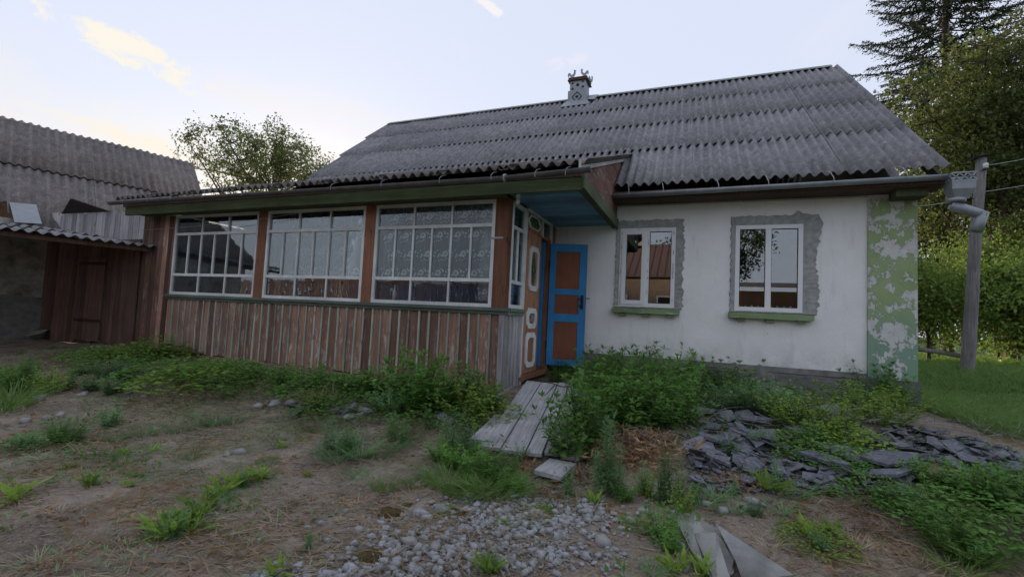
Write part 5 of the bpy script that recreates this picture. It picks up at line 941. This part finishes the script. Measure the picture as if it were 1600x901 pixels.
def rocks(P, S_, flat=1.0):
    V_ = []; T_ = []; o = 0; tmpl = RNG.integers(0, 14, len(P)); ang = RNG.uniform(0, 6.283, len(P)); tl = RNG.normal(0, .3, len(P))
    for p, s, t, a, b in zip(P, S_, tmpl, ang, tl):
        v, f = RT[t]; c, sn = math.cos(a), math.sin(a); cb, sb = math.cos(b), math.sin(b); Rm = np.array([[c, -sn, 0], [sn, c, 0], [0, 0, 1]]) @ np.array([[cb, 0, sb], [0, 1, 0], [-sb, 0, cb]]); V_.append((v*np.array([1, 1, flat])) @ Rm.T*s+p); T_.append(f+o); o += 12
    return np.concatenate(V_), np.concatenate(T_)
poly = [gp(*p)[:2] for p in ((545, 905), (585, 855), (635, 800), (730, 775), (840, 770), (930, 775), (1020, 785), (1075, 815), (1060, 870), (1040, 905))]
def inpoly(x, y, pl):
    c = np.zeros(len(x), bool); n = len(pl); j = n-1
    for i in range(n):
        xi, yi = pl[i]; xj, yj = pl[j]; m = ((yi > y) != (yj > y)) & (x < (xj-xi)*(y-yi)/(yj-yi+1e-12)+xi); c ^= m; j = i
    return c
pl = np.array(poly); n = 21000; x = RNG.uniform(pl[:, 0].min()-.3, pl[:, 0].max()+.3, n); y = RNG.uniform(-7.2, pl[:, 1].max()+.2, n)
wob = RNG.normal(0, .20, n); k = inpoly(x+wob, y+wob*.7, poly) | ((y < pl[:, 1].min()) & (np.abs(x-1.3) < .9)); k &= RNG.random(n) < np.clip(.75+1.4*vn(x*2.2, y*2.2), .15, 1)*np.where(x > 1.8, .6, 1); x, y = x[k], y[k]; sz = .005+.024*RNG.random(len(x))**3.6
p = zpts(x, y, 0); p[:, 2] += sz*.1+.008*RNG.random(len(x)); me = fastmesh('gravel', *rocks(p, sz), M['gravel']); o = mobj('gravel', me); o['kind'] = 'stuff'; o['label'] = 'heap of crushed grey gravel in the yard'; o['category'] = 'gravel'
n = 7000; x = RNG.uniform(-8, 6, n); y = RNG.uniform(-7, -2.5, n); k = RNG.random(n) < np.clip(.25+1.3*vn(x*1.1, y*1.1+7), .05, 1); x, y = x[k], y[k]; sz = .003+.012*RNG.random(len(x))**2; me = fastmesh('scattered_pebbles', *rocks(zpts(x, y, .002), sz), M['stone']); o = mobj('scattered_pebbles', me); o['kind'] = 'stuff'; o['label'] = 'small pebbles scattered over the soil'; o['category'] = 'pebbles'
STN = [fastmesh('stone', *RT[i], M['stone' if i % 2 else 'gravel']) for i in range(14) if i % 4]
for (px, py, s, wh) in [(505, 820, 9, 0), (655, 805, 13, 1), (668, 812, 10, 1), (690, 800, 14, 1), (640, 850, 14, 1), (655, 858, 12, 1), (615, 855, 11, 1), (545, 860, 8, 0), (590, 892, 10, 1), (680, 858, 11, 1), (714, 855, 9, 1), (845, 785, 9, 1), (918, 815, 9, 1), (940, 850, 14, 2), (1005, 800, 10, 2), (985, 815, 9, 2), (560, 830, 8, 0), (480, 826, 8, 0), (540, 800, 7, 0), (375, 708, 9, 3), (355, 712, 7, 3), (60, 625, 10, 4), (130, 618, 8, 4), (95, 650, 9, 4), (40, 660, 8, 4), (75, 655, 8, 4), (200, 615, 6, 4), (225, 622, 6, 4), (430, 634, 11, 5), (455, 632, 10, 5), (545, 655, 11, 5), (570, 645, 13, 5), (560, 652, 9, 5), (405, 637, 9, 5), (690, 655, 14, 5), (700, 662, 10, 5), (860, 585, 8, 6), (1175, 786, 12, 7), (1165, 796, 9, 7), (1190, 790, 8, 7), (1105, 790, 10, 7), (1130, 800, 9, 7)]:
    lab = ['single grey stone lying on bare soil left of the gravel', 'larger chunk of grey stone in the gravel heap', 'pale stone at the weedy edge of the gravel heap', 'flat pale stone on the bare ground before the veranda', 'pale stone among litter before the board shed', 'dark stone among weeds at the veranda foot', 'small rubble stone at the door threshold', 'pale rubble stone beside the sheet glass'][wh]
    q = gp(px, py); d = float((q-CAM) @ _fw); r_ = s*.85*d/F; o = mobj('stone', random.choice(STN)); o.matrix_local = Matrix.Translation((q[0], q[1], q[2]+r_*.3)) @ Matrix.Rotation(random.uniform(0, 6.28), 4, 'Z') @ Matrix.Rotation(random.uniform(-.3, .3), 4, 'X') @ Matrix.Scale(r_, 4); tag(o, lab, 'stone', lab)
# moss-covered lumps of soil
mossm = MT('rust_brown_moss', .98, .05); mossm.col(mossm.ramp(mossm.noise(mossm.pos(), 60, 4, .7), (.3, (.07, .055, .025)), (.7, (.17, .13, .06)))); mossm.bump(mossm.noise(mossm.pos(), 130, 4), 1.0, .02)
for (px, py, s) in [(610, 802, 22), (580, 870, 26), (705, 800, 18), (725, 806, 16), (655, 835, 12), (640, 790, 14)]:
    q = gp(px, py); d = float((q-CAM) @ _fw); r_ = s*d/F; vs = []; fs = []; nr, na = 6, 16
    for i in range(nr+1):
        ph = i/nr*math.pi*.5
        for k in range(na): a = 2*math.pi*k/na; rr = .8*r_*math.cos(ph)*(1+.25*math.sin(3*a+px)+random.uniform(-.08, .08)); vs.append((rr*math.cos(a)*1.25, rr*math.sin(a), r_*.5*math.sin(ph)-.012+random.uniform(-.006, .006)))
    qb = MB(); qb.add(vs, [(i*na+k, i*na+(k+1) % na, (i+1)*na+(k+1) % na, (i+1)*na+k) for i in range(nr) for k in range(na)]); o = qb.build('moss_clump', mossm.m, None, True, world=False); o.location = tuple(q); tag(o, 'rust-brown cushion of moss at the gravel edge', 'moss', 'rust-brown cushions of moss at the gravel edge')
# slate chips too small to pick apart
n = 2600; px_ = RNG.uniform(1075, 1600, n); p = []
for i in range(n):
    a = px_[i]; py_ = RNG.uniform(640, 770) if a < 1430 else 660+(a-1300)*.24+RNG.uniform(-22, 26); p.append((a, py_))
dv = np.array([ray(*q) for q in p]); zz = np.full(n, -.5)
for it in range(6): gpt = CAM+dv*((zz-CAM[2])/dv[:, 2])[:, None]; zz = .5*zz+.5*ground_z(gpt[:, 0], gpt[:, 1])
gpt[:, 2] = ground_z(gpt[:, 0], gpt[:, 1])+.008; me = fastmesh('slate_chips', *rocks(gpt, .010+.05*RNG.random(n)**2, .22), M['shard']); o = mobj('slate_chips', me); o['kind'] = 'stuff'; o['label'] = 'small chips of broken slate filling the heap'; o['category'] = 'slate chips'
# clods of trodden soil
n = 15000; x = RNG.uniform(-8, 6.3, n); y = RNG.uniform(-7.3, -2.4, n); k = RNG.random(n) < np.clip(.4+1.5*vn(x*1.6+3, y*1.6+1), .05, 1); x, y = x[k], y[k]; me = fastmesh('soil_clods', *rocks(zpts(x, y, .0), .005+.022*RNG.random(len(x))**3), M['soil']); o = mobj('soil_clods', me); o['kind'] = 'stuff'; o['label'] = 'crumbled clods of dry soil'; o['category'] = 'soil'
# slate shards
def shard_mesh(seed):
    r = random.Random(seed); n = r.choice((3, 4, 4, 5)); a0 = r.uniform(0, 6.28); pts = [(math.cos(a0+6.283*(i+r.uniform(-.28, .28))/n)*r.uniform(.7, 1.2), math.sin(a0+6.283*(i+r.uniform(-.2, .2))/n)*r.uniform(.4, .95)) for i in range(n)]; qb = MB(); qb.prism([(a, b, -.05) for a, b in pts], (r.uniform(-.03, .03), 0, .10)); me = bpy.data.meshes.new('slate_shard'); me.from_pydata(qb.v, [], qb.f); me.materials.append(M['shard']); me.update(); return me
SHM = [shard_mesh(i) for i in range(14)]
zones = [((1075, 1180), (640, 735), 52, 3), ((1150, 1300), (650, 765), 66, 0), ((1240, 1440), (695, 780), 74, 4), ((1380, 1600), (668, 740), 62, 1), ((1300, 1345), (652, 665), 4, 1), ((1085, 1130), (700, 760), 10, 3), ((440, 600), (640, 655), 8, 2)]
labs = ['broken piece of dark grey slate in the heap below the new windows', 'broken slate piece in the strip past the peeling green pilaster', 'broken slate piece half hidden at the veranda foot', 'broken piece of grey slate lying against the thicket', 'broken slate piece in the weedy end of the heap before the pilaster']
for (xr, yr, cnt, li) in zones:
    for i in range(cnt):
        px = random.uniform(*xr); py = random.uniform(*yr)
        if li == 1: py = 660+(px-1300)*.24+random.uniform(-18, 22)
        if px > 1200 and li in (0, 4): py = min(py, 790) 
        q = gp(px, py); d = float((q-CAM) @ _fw); r_ = random.uniform(8, 30)*random.uniform(.55, 1)*d/F; o = mobj('slate_shard', random.choice(SHM)); th = .22 if r_ > .12 else .5
        o.matrix_local = Matrix.Translation((q[0], q[1], q[2]+.025+random.uniform(0, .06))) @ Matrix.Rotation(random.gauss(.12, .28), 4, 'X') @ Matrix.Rotation(random.gauss(0, .26), 4, 'Y') @ Matrix.Rotation(random.uniform(0, 6.28), 4, 'Z') @ Matrix.Diagonal((r_, r_, max(.09, min(.5*r_, .16))*1.0, 1)); tag(o, labs[li], 'slate', labs[li])
for (px, py, s, lab) in [(1330, 725, 62, 'long flat slab of grey slate in the middle of the heap'), (1395, 735, 50, 'pale flat slate slab at the weedy end of the heap'), (1180, 668, 34, 'pale upright block of slate near the wall weeds'), (1108, 700, 34, 'upright slate fragment beside the thicket'), (1120, 735, 40, 'broad slate flake below the upright fragment'), (1260, 690, 44, 'thin wide slate sheet under the creeping weeds'), (1290, 735, 44, 'tilted dark slate plate facing the yard'), (1400, 760, 48, 'tilted slate plate beside the lawn weeds')]:
    q = gp(px, py); d = float((q-CAM) @ _fw); r_ = s*d/F*.9; o = mobj('slate_slab', random.choice(SHM)); o.matrix_local = Matrix.Translation((q[0], q[1], q[2]+.10)) @ Matrix.Rotation(random.uniform(.05, .3), 4, 'X') @ Matrix.Rotation(random.uniform(-.15, .15), 4, 'Y') @ Matrix.Rotation(random.uniform(-.4, .4), 4, 'Z') @ Matrix.Diagonal((r_, r_*.6, .25, 1)); tag(o, lab, 'slate')
# sheets of window glass left on the ground
def glass_sheet(pts, label, lift, tilt=0):
    P = [gp(*p) for p in pts]; zmax = max(p[2] for p in P); qb = MB(); qb.prism([(p[0], p[1], p[2]+lift+.02) for p in P], (0, 0, .005)); tag(qb.build('glass_sheet', M['sheetglass'], None, False, tuple(P[0])), label, 'glass')
glass_sheet([(1052, 812), (1085, 812), (1140, 850), (1146, 905), (1120, 925), (1080, 870)], 'broken dusty glass sheet lying flat on the rubble', .012)
glass_sheet([(1084, 845), (1118, 843), (1148, 880), (1140, 915), (1120, 930)], 'smaller glass piece lying on the broken sheet', .022)
glass_sheet([(1118, 832), (1132, 842), (1240, 915), (1160, 925), (1148, 890)], 'long pointed glass shard leaning over the other sheets', .034)

# ------------------------------------------------------------------ trees
def tree(name, label, base, crown_c, crown_r, nlimb, ntwig, leaf_per, lf, mat, trunk_r, seed, cat_='tree', group=None, dens_fn=None, gap=.45, lw=.6):
    """trunk and limbs grown to twig ends spread through an uneven crown; leaves in clusters round the twigs"""
    r = np.random.default_rng(seed); base = np.array(base, float); cc = np.array(crown_c, float); cr = np.array(crown_r, float); o = empty(name, tuple(base)); tag(o, label, cat_, group)
    tips = []
    off = r.uniform(0, 50, 3)
    while len(tips) < ntwig:
        v = r.normal(size=3); v /= np.linalg.norm(v); rad = r.random()**.42
        lump = 1+.34*vn(v[0]*2.3+off[0], v[1]*2.3+v[2]*1.9+off[1])*2
        q = cc+v*cr*rad*min(lump, 1.25)
        if vn(q[0]*.9+off[0], q[1]*.5+q[2]*1.0+off[2])+.5 < gap*r.random()*1.6: continue
        if q[2] < base[2]+.25: continue
        tips.append(q)
    tips = np.array(tips); top = np.array([cc[0], cc[1], cc[2]+cr[2]*.5]); k = 9; t = np.linspace(0, 1, k)[:, None]; trunk = base+(top-base)*t+r.normal(0, .03*cr[0], (k, 3))*t; trunk[0] = base-np.array([0, 0, .3]); limbs = []
    wood = [stems([trunk], trunk_r, .2, 8)]
    for i in range(nlimb):
        s = trunk[r.integers(2, k-1)]; e = tips[r.integers(0, len(tips))]; m = (s+e)/2+np.array([0, 0, .12*np.linalg.norm(e-s)])+r.normal(0, .08*cr[0], 3); tt = np.linspace(0, 1, 7)[:, None]; p = s*(1-tt)**2+2*m*tt*(1-tt)+e*tt**2; limbs.append(p); wood.append(stems([p], trunk_r*.38, .15, 5))
    lp = np.concatenate(limbs+[trunk[2:]]); tw = []
    for q in tips:
        d = np.linalg.norm(lp-q, axis=1)+np.maximum(lp[:, 2]-q[2], 0)*.6; s = lp[d.argmin()]; m = (s+q)/2+r.normal(0, .06, 3); tw.append([s, m, q])
    wood.append(stems(tw, max(.006, trunk_r*.07), .4, 3)); fastw = fastmesh('trunk', *cat(wood), M['bark']); fastw.transform(Matrix.Translation(-Vector(base))); mobj('trunk', fastw, o)
    nl = len(tips)*leaf_per; ti = np.repeat(np.arange(len(tips)), leaf_per); mid = np.array([w_[1] for w_ in tw])[ti]; f = r.random((nl, 1))**.6; P = mid*(1-f)+tips[ti]*f+r.normal(0, lf*1.1, (nl, 3)); D = r.normal(size=(nl, 3)); D[:, 2] -= .25; L = lf*r.uniform(.6, 1.3, nl)
    V_, T_ = leafset(P, D, r.normal(size=(nl, 3))+np.array([0, 0, 1.2]), L, L*lw, .15, .4); me = fastmesh('crown', V_-base, T_, M[mat]); mobj('crown', me, o); return o
def dd(px, py, d): return at_depth(px, py, d)
# apple tree beyond the veranda roof
c = dd(428, 262, 19); tree('apple_tree', 'round apple tree standing beyond the veranda roof', (c[0], c[1], gz(c[0], c[1])), c, (3.1, 3.1, 1.75), 26, 900, 16, .105, 'apple', .17, 3, gap=.55)
c0 = dd(345, 205, 18.6)
# broadleaf tree in front of the spruce
c = dd(1548, 225, 15.5); tree('maple_tree', 'large yellowing broadleaf tree rising behind the utility pole', (c[0]+.6, c[1]+.3, gz(c[0], c[1])), c, (2.85, 2.6, 4.2), 44, 1500, 18, .15, 'maple', .20, 8, gap=.95)
c = dd(1610, 330, 17.5); tree('maple_tree', 'dark leafy tree standing behind the yellowing tree', (c[0], c[1], gz(c[0], c[1])), c, (3.0, 2.8, 3.9), 26, 560, 13, .16, 'maple', .22, 12, gap=.95)
c = dd(1455, 345, 20); tree('maple_tree', 'thin dark tree seen under the gutter end past the pilaster', (c[0], c[1], gz(c[0], c[1])), c, (1.9, 1.7, 2.3), 16, 380, 12, .15, 'darkleaf', .12, 14, gap=.75)
# shrubs behind the pole
SHL = ['round green shrub between the peeling pilaster and the utility pole', 'green shrub directly behind the leaning utility pole', 'low green shrub just beyond the utility pole on the lawn side', 'wide green shrub at the lawn end of the hedge', 'taller yellow-green shrub beneath the yellowing tree', 'small shrub at the outer foot of the hedge']
for i, (px, py, d, rx_, rz_) in enumerate([(1450, 470, 12.5, 1.15, 1.25), (1505, 450, 13.2, 1.3, 1.5), (1560, 470, 12.2, 1.3, 1.3), (1625, 455, 12.6, 1.5, 1.6), (1590, 400, 14.4, 1.5, 1.4), (1640, 500, 11.6, 1.0, .9)]):
    c = dd(px, py, d); tree('shrub', SHL[i], (c[0], c[1], gz(c[0], c[1])), c, (rx_, rx_, rz_), 14, 560, 15, .10, 'hedge', .05, 30+i, 'shrub', 'shrubs of the hedge behind the pole', gap=.75)
# spruce
def spruce(px, d, top, label, seed):
    r = np.random.default_rng(seed); q = dd(px, 400, d); x, y = q[0], q[1]; z0 = gz(x, y); o = empty('spruce_tree', (x, y, z0)); tag(o, label, 'tree'); wood = [stems([np.stack([np.full(12, 0)+r.normal(0, .02, 12), np.zeros(12), np.linspace(-.3, top, 12)], 1)], .24, .12, 9)]; P = []; D = []; L = []; Nn = []
    z = 3.0
    while z < top-.3:
        f = 1-z/top; reach = .6+5.6*f**.9; nb = 8
        for i in range(nb):
            a = 6.283*i/nb+r.uniform(-.35, .35)+z*2.1; ln = reach*r.uniform(.65, 1.1); k = 9; t = np.linspace(0, 1, k); dr = -.12-.25*f
            p = np.stack([np.cos(a)*ln*t, np.sin(a)*ln*t, z+ln*(dr*t+.26*t**2.2)], 1)+r.normal(0, .015, (k, 3)); wood.append(stems([p], .035, .2, 4)); m = int(ln*24)
            for j in range(m):
                tt = .14+.86*(j+r.random())/m; b = np.array([np.interp(tt, t, p[:, c_]) for c_ in range(3)]); sd = 1 if j % 2 else -1; sdv = np.array([-math.sin(a)*sd, math.cos(a)*sd, 0]); fw2 = np.array([math.cos(a), math.sin(a), 0]); tl = (.24+.30*(1-tt))*r.uniform(.6, 1.2)
                dv = sdv*.6+fw2*.65+np.array([0, 0, r.uniform(-.75, -.1)])
                for s_ in range(4):
                    P.append(b+dv*tl*s_/4+r.normal(0, .012, 3)); D.append(dv+r.normal(0, .32, 3)); L.append(tl*.42); Nn.append(r.normal(size=3))
                for s_ in range(2): P.append(b+r.normal(0, .01, 3)); D.append(fw2*.6+r.normal(0, .5, 3)); L.append(.13); Nn.append(r.normal(size=3))
        z += .62-.1*(1-f)
    P = np.array(P); D = np.array(D); L = np.array(L); V_, T_ = leafset(P, D, np.array(Nn), L, L*.26+.012, .1, .3); mobj('crown', fastmesh('crown', V_, T_, M['spruce']), o); mobj('trunk', fastmesh('trunk', *cat(wood), M['bark']), o)
spruce(1480, 20, 25.0, 'tall dark spruce towering behind the cottage gable', 4)
# fallen rails under the hedge
for (pa, pb2) in (((1432, 545), (1500, 556)), ):
    a = Vector(dd(*pa, 12)); b = Vector(dd(*pb2, 12)); qb = MB(); qb.tube([a, (a+b)/2+Vector((0, 0, .02)), b], .06, 7); tag(qb.build('log', M['pole'], None, True, tuple(a)), 'grey log lying in the shade under the hedge', 'log')

# ------------------------------------------------------------------ across the yard, behind the photographer (seen only in the window panes)
NH = empty('neighbour_house', (-1, -20, -.8)); tag(NH, 'brown-roofed brick house mirrored in the new window panes', 'house')
qb = MB(); qb.box(-7, 3.2, -26, -19, -1, 3.2); qb.build('wall', M['tan'], NH)
qb = MB(); qb.prism([(-7.5, -18.5, 3.15), (-7.5, -22.5, 5.6), (-7.5, -26.5, 3.15)], (11.2, 0, 0)); rf = qb.build('roof', M['brownroof'], NH)
for k in range(28): qb = MB(); xx_ = -7.4+k*.4; qb.prism([(xx_, -18.49, 3.17), (xx_+.04, -18.49, 3.17), (xx_+.04, -22.5, 5.63), (xx_, -22.5, 5.63)], (0, -.01, .03)); qb.build('roof_seam', M['brownroof'], rf)
qb = MB(); qb.box(-1.3, -.7, -22.6, -22, 5, 6.4); qb.build('chimney', M['tan'], rf)
for xx_ in (-5.5, -2.6, .3): qb = MB(); qb.box(xx_, xx_+1.2, -19.02, -18.97, .6, 2.1); wi_ = qb.build('window', M['rust'], NH); qb = MB(); qb.ring([(xx_-.06, -18.96, .54), (xx_+1.26, -18.96, .54), (xx_+1.26, -18.96, 2.16), (xx_-.06, -18.96, 2.16)], [(xx_+.04, -18.96, .64), (xx_+1.16, -18.96, .64), (xx_+1.16, -18.96, 2.06), (xx_+.04, -18.96, 2.06)], (0, .05, 0)); qb.build('frame', M['whitewood'], wi_)
SD2 = empty('yard_shed', (8, -17, -.8)); tag(SD2, 'dark shed with pale palings mirrored in the window nearest the pilaster', 'shed')
qb = MB(); qb.box(3.6, 13, -20, -17.2, -1, 2.4); qb.build('wall', M['darkwood'], SD2); qb = MB(); qb.prism([(3.4, -16.6, 2.55), (3.4, -20.4, 3.0), (3.4, -20.4, 3.1), (3.4, -16.6, 2.7)], (9.8, 0, 0)); qb.build('roof', M['slate_old'], SD2)
for k in range(34): qb = MB(); xx_ = 3.7+k*.27; qb.box(xx_, xx_+.07, -17.0, -16.96, -.8, 1.7); qb.build('paling', M['whitewood'], SD2)
qb = MB(); qb.box(3.6, 12.9, -16.95, -16.9, 1.35, 1.45); qb.build('rail', M['whitewood'], SD2)
tree('walnut_tree', 'spreading tree mirrored in the window nearest the pilaster', (3.6, -25, -.8), (3.6, -24.5, 6.3), (3.4, 3.0, 2.9), 24, 700, 14, .2, 'darkleaf', .22, 51, gap=.6)

FN = empty('added_fence', (-26, -23, -.8)); tag(FN, 'tall dark board fence added out of view to darken the lower veranda panes', 'fence')  # added out of view so its reflection darkens the lower panes
qb = MB(); qb.box(0, .42, -.02, .02, -.3, 3.3); fb = qb.build('board', M['darkwood'], None, world=False); fb.parent = FN; fb.location = (-20, 4.0, 0)
for k in range(1, 88): inst(fb, FN, Matrix.Translation((-46+k*.44, -19.0-k*.07, -.8+random.uniform(-.06, .06))), 'board')
for zz in (.4, 2.2): qb = MB(); qb.prism([(-46, -19.06, zz), (-7.3, -25.2, zz), (-7.3, -25.2, zz+.1), (-46, -19.06, zz+.1)], (0, -.05, 0)); qb.build('rail', M['darkwood'], FN)
